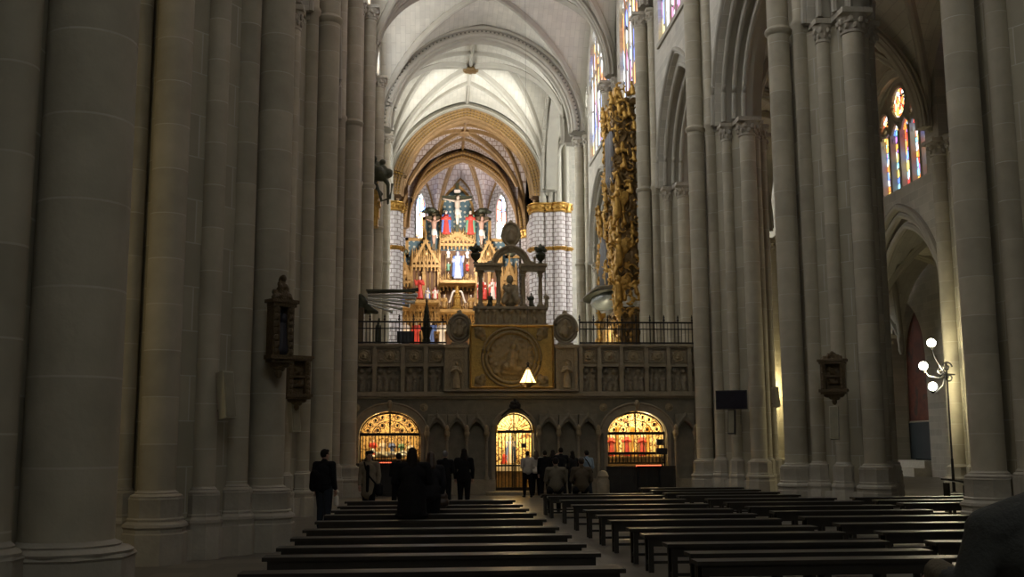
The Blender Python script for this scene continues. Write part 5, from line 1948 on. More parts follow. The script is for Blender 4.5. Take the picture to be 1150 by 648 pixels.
# gilded ornament in front of the dark case
for nm, (y0, y1, z0, z1, n, sd) in {'a': (YA, YA + 1.0, 5.4, 10.5, 80, 11), 'b': (YA, YA + .9, 10.5, 19.2, 120, 12), 'c': (YM - .4, YM + .6, 13.4, 18.9, 60, 13), 'd': (YB - .9, YB - .2, 5.0, 8.6, 40, 14), 'e': (YB - 1.6, YB - .5, 9.5, 13.9, 60, 15), 'f': (YM - 1.2, YM + .2, 9.5, 13.0, 40, 16)}.items():
    m = MB().box(X0 + .2, X0 + .4, y0 + .1, y1 - .1, z0, z1)
    carving(m, X0 + .15, X1, y0, y1, z0, z1, int(n * 1.05), sd, 'x' if nm in 'cdef' else 'xy')
    fobj('gilded_carving', m, .036, GOLD, org, 1)
m = MB()                                                   # crown of the case
for k in range(9):
    m.cap((X0 + .5, YA + .2 + .34 * k, 18.5), .2, (X0 + .5, YA + .2 + .34 * k, 18.9 + .45 * (k % 2) - .08 * k), .1)
fobj('crown_carving', m, .05, GOLD, org, 1)
# oval mirror panel and frame
oy, oz = 53.6, 12.75
ovp = obj('oval_panel', MB().ell((X0 + .22, oy, oz), (.08, .5, .75), 18, 10), DPIPE, org)
obj('oval_frame', MB().tube([(X0 + .16, oy + .55 * math.cos(k * PI / 12), oz + .82 * math.sin(k * PI / 12)) for k in range(24)], .12, 6, True), GOLD, ovp)
for k in range(7):                                          # front pipes
    y = 52.2 + .36 * k
    L = 2.3 + .22 * (3 - abs(k - 3))
    m = MB().lathe([(.03, 0), (.14, .4), (.15, .42), (.15, L), (.14, L)], X0 + .12, y, 12, z0=9.35)
    obj('organ_pipe', m, DPIPE, org)
for k in range(4):
    y = 50.3 + .42 * k
    m = MB().lathe([(.03, 0), (.17, .4), (.17, 2.6), (.16, 2.6)], X0 + .12, y, 12, z0=14.4)
    obj('organ_pipe', m, DPIPE, org)
# horizontal trumpets over the choir, fanned like a boat
m = MB()
pts = []
for k in range(15):
    y = 50.2 + .36 * k
    m.tube([(X0 + .3, y, 9.4), (X0 - .3, y, 9.34), (X0 - .75, y + .01 * (k - 7), 9.3), (X0 - .85, y + .01 * (k - 7), 9.3)], [.03, .03, .045, .07], 8)
obj('horizontal_trumpets_grille', m, PIPE, org)
m = MB().ell((X0 - .05, 52.9, 9.17), (.95, 2.75, .07), 24, 8)
obj('trumpet_shelf', m, BRONZE, org)
m = MB().ell((X0 + .1, 52.7, 8.95), (.75, 2.2, .42), 24, 10)
obj('boat_shaped_chest', m, plain('verdigris_grey', (.30, .34, .34), .45, .3, var=.4, scale=3), org)
obj('keyboard_panel', MB().box(X0 + .1, X0 + .3, 51.6, 54.2, 5.6, 7.6), GOLD, org, 0)
obj('red_curtain', MB().strips(lin(50.6, 52.2, 16), lambda t: [(4.6, 6.6)], lambda t, w, z: (X0 + .12 + w + .03 * math.sin(t * 20), t, z), 0, .06), RED, org, 40, weld=True)
for k, (yy, zz, dx) in enumerate(((YA - .05, 11.0, -.25), (YA - .1, 13.3, -.3), (YA - .05, 9.2, -.3))):
    m = MB()
    x = X0 + .45 + dx
    m.cap((x, yy - .1, zz - .6), .22, (x, yy - .15, zz + .1), .17).ell((x, yy - .2, zz + .42), (.14, .14, .17), 10, 8)
    m.cap((x, yy - .1, zz + .05), .09, (x - .45, yy - .3, zz + .3), .06).cap((x, yy - .1, zz - .5), .14, (x - .2, yy - .2, zz - 1.1), .07)
    m.ell((x + .3, yy, zz + .2), (.3, .06, .5), 10, 6, Matrix.Rotation(.5, 3, 'Y'))
    m.box(x - .1, x + .3, yy - .1, yy + .4, zz - .4, zz - .1)
    fobj('gilded_angel', m, .04, GOLD, org, 2)
# organ on the other side: only its trumpets, cherub cluster and a gilded edge can be seen
SILVER = plain('silvery_pipe', (.62, .62, .58), .28, .7, var=.2, scale=3)
XO = -2.45
org2 = thing('organ_trumpets', 'fan of dark and silvery organ trumpets reaching into the choir beside the bronze cherubs', 'organ', (XO, 46.5, 5.5))
tp = lambda px, py, Y: P(px, py, Y)
for k, (ax_, ay_, bx_, by_, dk) in enumerate(((413, 327.5, 470, 325.2, 1), (413, 329, 466, 326.5, 1), (413, 331, 469, 331.5, 0), (413, 333, 467, 335, 0), (413, 335, 466, 339.5, 0), (413, 337, 460, 343.5, 0), (413, 339, 452, 347.5, 0), (413, 341, 441, 350.5, 0))):
    a, b = tp(ax_, ay_, 46.0 + .12 * (k % 2)), tp(bx_, by_, 46.0 + .3 * math.sin(k * 2.1))
    d_ = b - a
    obj('trumpet', MB().tube([a, a + d_ * .3, a + d_ * .88, b], [.035, .045, .055, .095], 10), BRONZE if dk else SILVER, org2)
obj('top_board', MB().prism([(tp(411, 324, 46).x, 0), (tp(469, 324, 46).x, -.1), (tp(440, 324, 46).x, .5), (tp(411, 324, 46).x, .6)], lambda u, v, w: (u, 46 + v, w), tp(430, 326.5, 46).z, tp(430, 325, 46).z), BRONZE, org2, 0)
a = tp(410, 341, 46.0)
m = MB().cap(a + Vector((-.2, .25, .35)), .14, a + Vector((.15, .25, -.25)), .2).cap(a + Vector((.1, .25, -.2)), .2, a + Vector((.5, .25, -.35)), .1).cap(a + Vector((-.2, .25, .3)), .15, a + Vector((-.25, .3, -.7)), .2)
fobj('trumpet_chest', m, .06, BRONZE, org2, 2)
obj('chest_support', MB().box(-3.1, -2.75, 45.8, 46.6, 0, a.z - .2), FRAMEW, org2, 0)
gx = P(422, 230, 52.2).x
gp = thing('gilded_ornament', 'bright gilded organ edge beside the clustered pier under the bronze cherubs', 'ornament', (gx, 52.2, 0))
za, zb_ = P(419, 255, 52.2).z, P(419, 205, 52.2).z
m = MB()
for k in range(5):
    z_ = za + (zb_ - za) * k / 5
    m.box(gx - .3, gx + .12 + .06 * (k % 2), 51.9, 52.5, z_, z_ + (zb_ - za) / 5)
m.box(gx - .3, gx + .24, 51.85, 52.55, (za + zb_) / 2 - .1, (za + zb_) / 2 + .1)
obj('gilded_front', m, GOLD, gp, 0)
obj('backing_board', MB().box(gx - .3, gx - .1, 51.9, 52.5, 0, za), FRAMEW, gp, 0)
ck = P(428, 196, 50.5)
t = thing('cherub_cluster', 'dark bronze cluster of cherubs and garlands jutting from the organ beside the pale shafts', 'sculpture', (ck.x - .3, 50.5, ck.z - 1.2))
q = random.Random(8)
m = MB()
m.cap((-3.0, 50.5, ck.z + .1), .3, (ck.x, 50.5, ck.z), .35)
for k in range(16):
    m.ell((ck.x + q.uniform(-.4, .4), 50.5 + q.uniform(-.3, .3), ck.z + q.uniform(-.1, .75)), q.uniform(.13, .25), 8, 6)
for s in (-1, 1):
    m.tube([(ck.x + .1 * s, 50.5, ck.z - .1), (ck.x + .35 * s, 50.45, ck.z - .5), (ck.x + .15 * s + .2, 50.4, ck.z - 1.0), (ck.x + .1 + .25 * s, 50.4, ck.z - 1.5)], [.14, .11, .09, .05], 8)
m.tube([(ck.x - .3, 50.5, ck.z + .5), (ck.x - .55, 50.5, ck.z + 1.0), (ck.x - .45, 50.5, ck.z + 1.5)], [.12, .08, .04], 8)
fobj('cherubs', m, .05, BRONZE, t, 2)
m = MB().tube([(ck.x - .2, 50.3, ck.z - .5), (ck.x + .05, 50.3, ck.z - 1.35), (ck.x + .45, 50.3, ck.z - 1.2), (ck.x + .55, 50.3, ck.z - .5)], .07, 8)
obj('garland', m, BRONZE, t)
obj('bracket', MB().box(-3.15, -2.9, 50.35, 50.65, ck.z - 1.2, ck.z - .9).tube([(-3.0, 50.5, ck.z - 1.0), (ck.x - .1, 50.5, ck.z - .1)], .08, 6), IRON, t, 0)

# ================================================================== benches
HB = .53


def make_bench(L):
    t = thing('wooden_bench', 'x', 'bench', (0, 0, 0))
    h = L / 2
    obj('seat', MB().box(-h, h, -.17, .17, HB - .045, HB), WOOD, t, 0)
    obj('apron', MB().box(-h + .06, h - .06, -.145, -.12, HB - .165, HB - .045), WOOD, t, 0)
    obj('apron', MB().box(-h + .06, h - .06, .12, .145, HB - .165, HB - .045), WOOD, t, 0)
    for sxx in (-1, 1):
        for syy in (-1, 1):
            x = sxx * (h - .1)
            obj('leg', MB().box(x - .035, x + .035, syy * .11 - .03, syy * .11 + .03, 0, HB - .045), WOOD, t, 0)
        obj('end_rail', MB().box(sxx * (h - .1) - .02, sxx * (h - .1) + .02, -.08, .08, .1, .16), WOOD, t, 0)
    for syy in (-1, 1):
        obj('leg', MB().box(-.03, .03, syy * .11 - .03, syy * .11 + .03, 0, HB - .045), WOOD, t, 0)
    obj('stretcher', MB().box(-h + .1, h - .1, -.02, .02, .11, .15), WOOD, t, 0)
    return t


ORD = ['first', 'second', 'third', 'fourth', 'fifth', 'sixth', 'seventh', 'eighth', 'ninth', 'tenth', 'eleventh', 'twelfth', 'thirteenth', 'fourteenth', 'fifteenth']
used = {}


def put_bench(L, x, y, label, group, rz=0):
    if L not in used:
        b = used[L] = make_bench(L)
    else:
        b = copy_tree(used[L])
    b.location = (x, y, 0)
    b.rotation_euler.z = rz
    b['label'], b['group'] = label, group
    return b


for i, py in enumerate((642, 624, 613.5, 603, 594, 584.8, 577.8, 572.5, 568, 562.6)):
    y = PZ(480, py, HB).y + .17
    put_bench(3.95, .08, y, 'dark backless bench, %s row from the camera, in the block beside the framed-image pier' % ORD[i], 'benches beside the framed-image pier')
for i, py in enumerate((632, 623, 612, 601, 594, 585, 579, 573, 567, 561.5, 557)):
    y = PZ(700, py, HB).y + .17
    x0 = {0: 2.95, 10: 3.0}.get(i, 3.08)
    put_bench(2.95, x0 + 1.475, y, 'dark backless bench, %s row from the camera, in the block facing the three red figures' % ORD[i], 'benches facing the three red figures')
put_bench(2.95, 4.45, 28.2, 'dark backless bench with the two seated visitors, farthest row facing the three red figures', 'benches facing the three red figures')
for i in range(13):
    y = 12.2 + 1.62 * i
    put_bench(3.1, 8.1 - (.3 if i > 8 else 0), y, 'dark backless bench, %s row from the camera, in the block beside the black-screen pier' % ORD[i], 'benches beside the black-screen pier')
for i in range(3):
    put_bench(3.6, 11.9, 22.6 + 1.3 * i, 'dark backless bench, %s row from the camera, between two piers towards the globe lamps' % ORD[i], 'benches between the two piers')

# small dark kneeling desk by the far pier
kp = PZ(1045, 556, 0.4)
kd = thing('kneeling_desk', 'small dark kneeling desk with a slanted top beside the globe lamp aisle', 'desk', (13.9, 27.6, 0))
obj('slanted_top', MB().obox((13.9, 27.6, .80), (.32, .2, .02), Matrix.Rotation(.16, 3, 'Y')), WOOD, kd, 0)
for s in (-1, 1):
    obj('side_panel', MB().box(13.9 + s * .27 - .02, 13.9 + s * .27 + .02, 27.45, 27.75, 0, .72 - s * .04), WOOD, kd, 0)
obj('shelf', MB().box(13.64, 14.16, 27.45, 27.75, .45, .48), WOOD, kd, 0)
obj('kneeler', MB().box(13.6, 14.2, 27.1, 27.4, .1, .18), WOOD, kd, 0)

# ================================================================== things fixed to the piers
def speaker(p, rz, tilt, label, mat=SPEAK, L=.9, w=.13):
    t = thing('loudspeaker', label, 'loudspeaker', tuple(p))
    M = Matrix.Rotation(rz, 3, 'Z') @ Matrix.Rotation(tilt, 3, 'X')
    obj('cabinet', MB().obox(p, (w, .09, L / 2), M), mat, t, 0)
    obj('grille', MB().obox(Vector(p) + M @ Vector((0, -.095, 0)), (w * .82, .01, L / 2 * .93), M), plain('speaker_cloth', (.26, .24, .17), .9) if 'speaker_cloth' not in MATS else MATS['speaker_cloth'], t, 0)
    br = MB()
    for s in (-1, 1):
        a = Vector(p) + M @ Vector((0, .09, s * L * .3))
        b = a + Matrix.Rotation(rz, 3, 'Z') @ Vector((0, .11 - s * .03, 0))
        br.tube([a, b], .02, 6)
    obj('bracket', br, IRON, t)
    return t


# beside the third shaft of the framed-image pier
q_ = P(254, 444, 18.0)
speaker(q_, R(48), R(-9), 'pale column loudspeaker tilted down between the shafts of the framed-image pier', L=.78, w=.11)
q_ = P(330, 467, 26.9)
speaker(q_, R(40), R(-9), 'pale column loudspeaker under the carved shelf box', L=.82, w=.12)
q_ = P(822, 474, 37.0)
speaker(q_, R(-32), R(-8), 'grey column loudspeaker under the black screen on the pier', BLACKP, L=.85, w=.12)
q_ = P(937, 475, 26.9)
speaker(q_, R(-30), R(-8), 'grey column loudspeaker under the small carved shrine', L=.85, w=.11)
q_ = P(871, 446, 36.6)
speaker(q_, R(20), R(-8), 'slim dark loudspeaker on the end shaft beside the distant lit strip', SCREEN, L=.7, w=.1)

# black screen on the pier
c_ = P(821.5, 449, 36.85)
t = thing('flat_screen', 'wide black flat screen mounted on the clustered pier above a speaker', 'screen', tuple(c_))
Ms = Matrix.Rotation(R(-22), 3, 'Z')
obj('panel', MB().obox(c_, (.54, .05, .33), Ms), BLACKP, t, 0)
obj('bezel', MB().obox(c_ + Ms @ Vector((0, -.055, 0)), (.5, .006, .29), Ms), plain('screen_glass', (.02, .02, .03), .15), t, 0)
obj('mount', MB().obox(c_ + Ms @ Vector((0, .2, 0)), (.08, .16, .08), Ms), IRON, t, 0)


def shrine(name, label, c, rz, w, h, crest, image, base=True):
    """framed image in a carved box: c is the middle of the front"""
    t = thing(name, label, 'picture', tuple(c))
    M = Matrix.Rotation(rz, 3, 'Z')
    pt = lambda x, y, z: Vector(c) + M @ Vector((x, y, z))
    obj('back_board', MB().obox(pt(0, .12, 0), (w / 2, .04, h / 2), M), FRAMEW, t, 0)
    for s in (-1, 1):
        m = MB().obox(pt(s * (w / 2 - .06), .02, 0), (.065, .1, h / 2), M)
        for k in range(7):
            m.ell(pt(s * (w / 2 - .06), -.08, -h / 2 + h * (k + .5) / 7), (.06, .05, .07), 6, 4)
        obj('side_frame', m, FRAMEW, t, 30)
    m = MB().obox(pt(0, 0, h / 2 + .03), (w / 2 + .03, .12, .035), M).obox(pt(0, 0, h / 2 + .09), (w / 2 + .07, .14, .03), M)
    obj('cornice', m, FRAMEW, t, 0)
    m = MB().obox(pt(0, 0, -h / 2 - .03), (w / 2 + .06, .13, .035), M).obox(pt(0, .02, -h / 2 - .09), (w / 2 + .02, .11, .03), M)
    m.cap(pt(-w * .3, .05, -h / 2 - .12), .09, pt(w * .3, .05, -h / 2 - .12), .09).cap(pt(-w * .12, .07, -h / 2 - .18), .08, pt(w * .12, .07, -h / 2 - .2), .08).ell(pt(0, .07, -h / 2 - .3), (.07, .06, .1), 8, 6)
    obj('corbel', m, FRAMEW, t, 30)
    if crest:
        m = MB()
        q = random.Random(2)
        for k in range(46):
            f = q.random()
            m.ell(pt(q.uniform(-1, 1) * w * .5 * (1 - f ** 1.3), q.uniform(-.05, .06), h / 2 + .1 + f * crest), (.045, .04, .06), 6, 4)
        m.cap(pt(0, 0, h / 2 + .08), .09, pt(0, 0, h / 2 + crest), .05)
        for s in (-1, 1):
            m.tube([pt(s * w * .42, 0, h / 2 + .12), pt(s * w * .34, -.03, h / 2 + crest * .4), pt(s * w * .12, -.03, h / 2 + crest * .5), pt(s * w * .08, 0, h / 2 + crest * .8)], [.07, .06, .05, .04], 6)
        fobj('carved_crest', m, .016, FRAMEW, t, 1)
    if image == 'figure':
        obj('image_ground', MB().obox(pt(0, .07, 0), (w / 2 - .1, .015, h / 2 - .03), M), plain('image_blue_grey', (.10, .12, .15), .5), t, 0)
        m = MB().cap(pt(0, .02, -h * .38), .15, pt(.02, .02, h * .1), .1).ell(pt(.03, -.01, h * .26), (.075, .08, .1), 10, 8).cap(pt(-.1, .02, h * .1), .06, pt(.1, .02, h * .1), .06).cap(pt(.1, .02, h * .08), .05, pt(0, -.06, -.08), .04)
        fobj('dark_figure', m, .018, plain('dark_robe', (.015, .014, .022), .6), t, 2)
    else:
        for k, z in enumerate((-.16 * h, .2 * h)):
            m = MB().obox(pt(0, .07, z), (w / 2 - .12, .03, h * .15), M)
            q = random.Random(k)
            for j in range(10):
                m.ell(pt(q.uniform(-.3, .3) * w, .03, z + q.uniform(-.12, .12) * h), (.06, .04, .07), 6, 4)
            fobj('carved_panel', m, .02, FRAMEW, t, 1)
        obj('middle_shelf', MB().obox(pt(0, .02, .02 * h), (w / 2 - .05, .1, .025), M), FRAMEW, t, 0)
    return t


c_ = P(316, 372, 18.9)
shrine('framed_image', 'dark framed image of a robed figure with a carved crest beside the benches', c_, R(38), .40, .86, .42, 'figure')
c_ = P(335, 424, 26.6)
shrine('carved_shelf_box', 'plain carved wooden box with two panels on the pier beyond the framed image', c_, R(30), .56, .82, 0, 'panels')
c_ = P(935.5, 423, 26.9)
shrine('carved_shrine', 'small dark carved shrine with two panels on the pier between screen and globe lamps', c_, R(-28), .60, .66, .18, 'panels')

# three globe lamps on an iron bracket
lg = thing('globe_lamp_bracket', 'curled iron bracket with three glowing white globe lamps on the aisle pier', 'lamp', tuple(P(1064, 420, 36.9)))
GLOBE = glow('globe_glass', (1, .96, .78), 14)
arm = P(1062, 420, 36.6)
for px_, py in ((1046, 385), (1037, 411), (1047.5, 434)):
    g_ = P(px_, py, 36.4)
    gl_ = obj('globe', MB().ell(g_, .15, 16, 12), GLOBE, lg)
    obj('arm', MB().tube([arm, arm + (g_ - arm) * .35 + Vector((0, -.1, -.25)), arm + (g_ - arm) * .8 + Vector((0, 0, -.3)), g_ - Vector((0, 0, .15))], [.03, .028, .022, .02], 8), BLACKP, lg)
    obj('holder', MB().lathe([(.04, -.06), (.08, 0), (.09, .03)], g_.x, g_.y, 10, z0=g_.z - .18), IRON, gl_)
m = MB()
for k, (dx, dz, r_) in enumerate(((.05, .25, .2), (-.15, .1, .16), (.12, -.12, .18))):
    spiral(m, arm.x + dx, arm.z + dz, r_, arm.y, 1.3, k, 1, .03)
obj('scroll_trim', m, BLACKP, lg)
pb = P(1064, 505, 36.7)
obj('pole', MB().tube([(arm.x + .06, arm.y + .05, 1.2), (arm.x + .06, arm.y + .05, arm.z + .4)], .035, 8).tube([(arm.x + .06, arm.y + .05, arm.z), (arm.x + .5, arm.y + .35, arm.z)], .03, 6), BLACKP, lg)
obj('foot', MB().lathe([(.22, 0), (.2, .06), (.06, .12), (.045, 1.25)], arm.x + .06, arm.y + .05, 12), IRON, lg)
tag(obj('wall_box', MB().box(*sorted((P(1087, 0, 18.6).x, P(1092, 0, 18.6).x)), 17.0, 17.12, P(1090, 459, 17).z, P(1090, 441, 17).z), BLACKP, None, 0), 'small black box on the near pier beside the globe lamps', 'box') if False else None
# ================================================================== people
def person(label, x, y, H, face, jacket, trousers, hair=HAIRD, hairlen=0, coat=.0, arms='down', pose='stand', build=1.0, turn=0, seed=0, shoes=None, seat=HB, skirt=False, group=None, vox=.0105, slope=0):
    """one continuous body facing +y turned by face, hair and clothes as its pieces; coat = how far it reaches below the hip"""
    q = random.Random(seed)
    k = H / 1.72
    M = Matrix.Rotation(face, 3, 'Z')
    base = Vector((x, y, 0))
    drop = 0
    if pose == 'sit':
        drop = .92 * k - (seat + .145)

    def T(a, b, c):
        return base + M @ Vector((a * k, b * k, c * k)) - Vector((0, 0, drop))

    def G(a, b, c):
        return base + M @ Vector((a * k, b * k, c * k))
    w = build
    hip = [(-.09 * w, 0, .91), (.09 * w, 0, .91)]
    step = q.uniform(.02, .09)
    if pose == 'sit':
        zs = (seat + .145) / k
        hipG = [G(-.1 * w, 0, zs), G(.1 * w, 0, zs)]
        knee = [G(-.12, .42, zs + .0), G(.12, .42, zs + .0)]
        ank = [G(-.12, .40, .09), G(.12, .44, .09)]
    else:
        hipG = [T(*hip[0]), T(*hip[1])]
        knee = [T(-.10, step + .02, .49), T(.10, -step * .5 + .02, .49)]
        ank = [T(-.105, step * 1.2 - .02, .085), T(.105, -step * 1.4 - .02, .085)]
    toe = [a + M @ Vector((.015 * s, .165 * k, -.05 * k)) for a, s in zip(ank, (-1, 1))]
    sh = [T(-.185 * w, -.005, 1.405 - slope), T(.185 * w, -.005, 1.405 - slope)]
    lean = .0
    el, wr, hd = [], [], []
    for i, s in enumerate((-1, 1)):
        a = arms if isinstance(arms, str) else arms[i]
        if a == 'down':
            el.append(T(s * .235 * w, -.035, 1.12)); wr.append(T(s * .235 * w, .05, .88)); hd.append(T(s * .22 * w, .085, .79))
        elif a == 'front':
            el.append(T(s * .235 * w, -.02, 1.13)); wr.append(T(s * .08, .22, 1.08)); hd.append(T(s * .01, .28, 1.10))
        elif a == 'raised':
            el.append(T(s * .27 * w, .12, 1.25)); wr.append(T(s * .12, .28, 1.44)); hd.append(T(s * .05, .30, 1.52))
        elif a == 'back':
            el.append(T(s * .25 * w, -.12, 1.13)); wr.append(T(s * .08, -.19, .98)); hd.append(T(s * .02, -.2, .93))
        elif a == 'lap':
            el.append(T(s * .24 * w, .05, 1.13)); wr.append(T(s * .13, .26, 1.0)); hd.append(T(s * .07, .34, .985))
        elif a == 'fore':
            el.append(T(s * .36, -.02, 1.17)); wr.append(T(s * .40, .20, 1.205)); hd.append(T(s * .41, .27, 1.14))
        elif a == 'out':
            el.append(T(s * .42 * w, .05, 1.22)); wr.append(T(s * .60, .22, 1.17)); hd.append(T(s * .66, .28, 1.17))
    m = MB()
    # trunk
    m.ell(T(0, 0, .95), (.155 * k * w, .105 * k * w, .12 * k), 14, 10, M)
    m.cap(T(0, .0, .98), .118 * k * w, T(0, 0, 1.14), .115 * k * w, 14)
    m.ell(T(0, .005, 1.27), (.165 * k * w, .105 * k * w, .19 * k), 14, 10, M)
    m.cap(sh[0], .06 * k, sh[1], .06 * k)
    m.cap(T(0, -.005, 1.40), .062 * k, T(0, .012, 1.53), .052 * k)
    if pose == 'sit':
        m.cap(hipG[0], .1 * k, hipG[1], .1 * k)
    for i in (0, 1):
        m.cap(hipG[i], .088 * k * w, knee[i], .058 * k * w)
        m.cap(knee[i], .058 * k * w, ank[i], .040 * k)
        m.ell(knee[i] * .65 + ank[i] * .35 - M @ Vector((0, .012, 0)), (.054 * k, .056 * k, .12 * k), 10, 8)
        m.cap(ank[i] - Vector((0, 0, .025 * k)), .04 * k, toe[i], .032 * k)
        m.cap(sh[i], .056 * k, el[i], .042 * k)
        m.cap(el[i], .042 * k, wr[i], .028 * k)
        d = (hd[i] - wr[i]).normalized()
        up = Vector((0, 0, 1)) if abs(d.z) < .8 else M @ Vector((0, 1, 0))
        side = d.cross(up).normalized()
        pl = d.cross(side).normalized()
        palm = wr[i] + d * .055 * k
        m.cap(wr[i], .027 * k, palm, .034 * k)
        m.cap(palm - side * .018 * k, .022 * k, palm + side * .018 * k, .022 * k)
        for f, L in zip((-1.5, -.5, .5, 1.5), (.062, .074, .07, .054)):
            a = palm + side * (f * .0185 * k) + d * .025 * k
            b = a + (d * .6 + pl * .12) * L * k
            c = b + (d * .35 + pl * .42) * L * k
            m.cap(a, .0095 * k, b, .009 * k, 7).cap(b, .009 * k, c, .0085 * k, 7)
        tsgn = 1 if i == 0 else -1
        a = palm - d * .02 * k + side * (.03 * k * tsgn)
        m.cap(a, .012 * k, a + side * (.028 * k * tsgn) + d * .035 * k, .010 * k, 7)
    # head and face
    HM = M @ Matrix.Rotation(turn, 3, 'Z')
    hc = T(0, .02, 1.615)

    def Hh(a, b, c):
        return hc + HM @ Vector((a * k, b * k, c * k))
    m.ell(hc, (.074 * k, .092 * k, .108 * k), 16, 12, HM)
    m.ell(Hh(0, .03, -.045), (.056 * k, .062 * k, .065 * k), 12, 8, HM)
    m.cap(Hh(0, .088, .015), .010 * k, Hh(0, .104, -.022), .016 * k)
    m.ell(Hh(0, .078, -.062), (.026 * k, .018 * k, .012 * k), 8, 6, HM)
    m.ell(Hh(0, .07, -.098), (.022 * k, .02 * k, .016 * k), 8, 6, HM)
    for s in (-1, 1):
        m.ell(Hh(.076 * s, -.005, -.005), (.012 * k, .022 * k, .032 * k), 8, 6, HM)
        m.ell(Hh(.033 * s, .078, .03), (.026 * k, .014 * k, .010 * k), 8, 6, HM)
    body = fobj('person', m, vox, SKIN, None, 3, loc=(x, y, 0))
    tag(body, label, 'person', group)
    eye = MB()
    for s in (-1, 1):
        eye.ell(Hh(.032 * s, .083, .006), (.011 * k, .009 * k, .008 * k), 8, 6, HM)
    obj('eyes', eye, BLACKP, body)
    # hair
    if hair:
        h = MB()
        h.ell(Hh(0, -.018, .025), (.086 * k, .096 * k, .105 * k), 16, 12, HM)
        h.ell(Hh(0, .045, .085), (.062 * k, .05 * k, .035 * k), 10, 8, HM)
        if hairlen > .05:
            h.cap(Hh(0, -.045, -.02), .085 * k, Hh(0, -.085, -.05 - hairlen), .07 * k + hairlen * .08)
            for s in (-1, 1):
                h.cap(Hh(.062 * s, -.02, -.02), .035 * k, Hh(.09 * s, -.03, -.04 - hairlen * .8), .04 * k)
        fobj('hair', h, .012, hair, body, 2)
    # jacket: trunk and sleeves, ending at hip or lower, open cuffs at the wrists
    j = MB()
    o_ = .028
    j.cap(T(0, 0, 1.0), (.14 * w + o_) * k, T(0, 0, 1.18), (.125 * w + o_) * k, 16)
    j.ell(T(0, 0, 1.0), ((.165 * w + o_) * k, (.115 * w + o_) * k, .12 * k), 16, 10, M)
    j.ell(T(0, .003, 1.27), ((.172 * w + o_) * k, (.112 * w + o_) * k, .20 * k), 16, 10, M)
    j.cap(sh[0], .082 * k, sh[1], .082 * k)
    j.cap(T(0, -.008, 1.40), .085 * k, T(0, -.004, 1.475), .072 * k)
    if slope:
        for i in (0, 1):
            j.cap(T((-.05, .05)[i], -.01, 1.45), .085 * k, sh[i], .085 * k)
    for i in (0, 1):
        j.cap(sh[i], .08 * k, el[i], .062 * k)
        j.cap(el[i], .062 * k, el[i] * .1 + wr[i] * .9, .046 * k)
    if pose == 'stand' and coat > 0:
        z1 = .91 - coat
        j.cap(T(0, 0, 1.0), .17 * k * w, T(0, .0, z1 + .1), (.155 + .1 * coat) * k * w, 16)
        j.ell(T(0, 0, z1 + .06), ((.19 + .1 * coat) * k * w, (.15 + .08 * coat) * k * w, .08 * k), 16, 8, M)
    fobj('coat' if coat > .15 else 'jacket', j, .0125, jacket, body, 3)
    # trousers
    t = MB()
    t.ell(hipG[0] * .5 + hipG[1] * .5 + Vector((0, 0, .03)), (.17 * k * w, .125 * k * w, .12 * k), 14, 8, M)
    if skirt:
        t.cap(T(0, 0, .9), .17 * k * w, T(0, .0, .22), .20 * k * w, 16)
    for i in (0, 1):
        t.cap(hipG[i], .105 * k * w, knee[i], .078 * k * w)
        t.cap(knee[i], .078 * k * w, ank[i] + Vector((0, 0, .03)), .062 * k)
    fobj('skirt' if skirt else 'trousers', t, .0125, trousers, body, 2)
    for i in (0, 1):
        s_ = MB().cap(ank[i] - Vector((0, 0, .03 * k)), .05 * k, toe[i] - Vector((0, 0, 0)), .040 * k).ell(ank[i] - Vector((0, 0, .01)), (.052 * k, .055 * k, .055 * k), 10, 8)
        zmin = min(v[2] for v in s_.v)
        s_.v = [(a, b, max(c, .004)) for a, b, c in s_.v]
        obj('shoe', s_, shoes or BLACKP, body)
    return body, T, M, k


NAVY = cloth('dark_jacket', (.010, .011, .013))
BLACKC = cloth('black_cloth', (.008, .008, .009))
CHAR = cloth('charcoal_cloth', (.022, .022, .024))
BEIGE = cloth('beige_coat', (.24, .20, .14))
WARMGREY = cloth('warm_grey_jacket', (.16, .14, .10))
BROWNC = cloth('brown_jacket', (.11, .085, .055))
WHITEJ = cloth('white_jacket', (.42, .40, .34))
LBLUE = cloth('light_blue_shirt', (.24, .32, .42))
JEANS = cloth('dark_jeans', (.025, .032, .042))
GREYC = cloth('grey_cardigan', (.085, .09, .085))
LEATHER = plain('brown_leather', (.06, .035, .02), .5, var=.3)


def at(px, Y):
    return P(px, 520, Y).x


# the man by the pier, seen from behind, with a shoulder bag and a white carrier bag
x = at(364.5, 23.6)
b, T, M, k = person('person in dark jacket and jeans alone beside the pier, holding a pale carrier bag', x, 23.6, 1.72, R(-25), NAVY, JEANS, HAIRD, 0, .05, 'down', turn=R(-30), seed=1, build=1.08)
m = MB().cap(T(-.2, -.1, .93), .1, T(-.16, -.14, 1.2), .1).cap(T(-.05, -.14, .95), .09, T(-.05, -.14, 1.15), .09)
fobj('shoulder_bag', m, .015, BLACKC, b, 2)
m = MB().cap(T(.245, .10, .56), .045, T(.24, .10, .72), .04).cap(T(.245, .16, .56), .04, T(.24, .15, .70), .035)
fobj('carrier_bag', m, .015, WHITECL, b, 2)
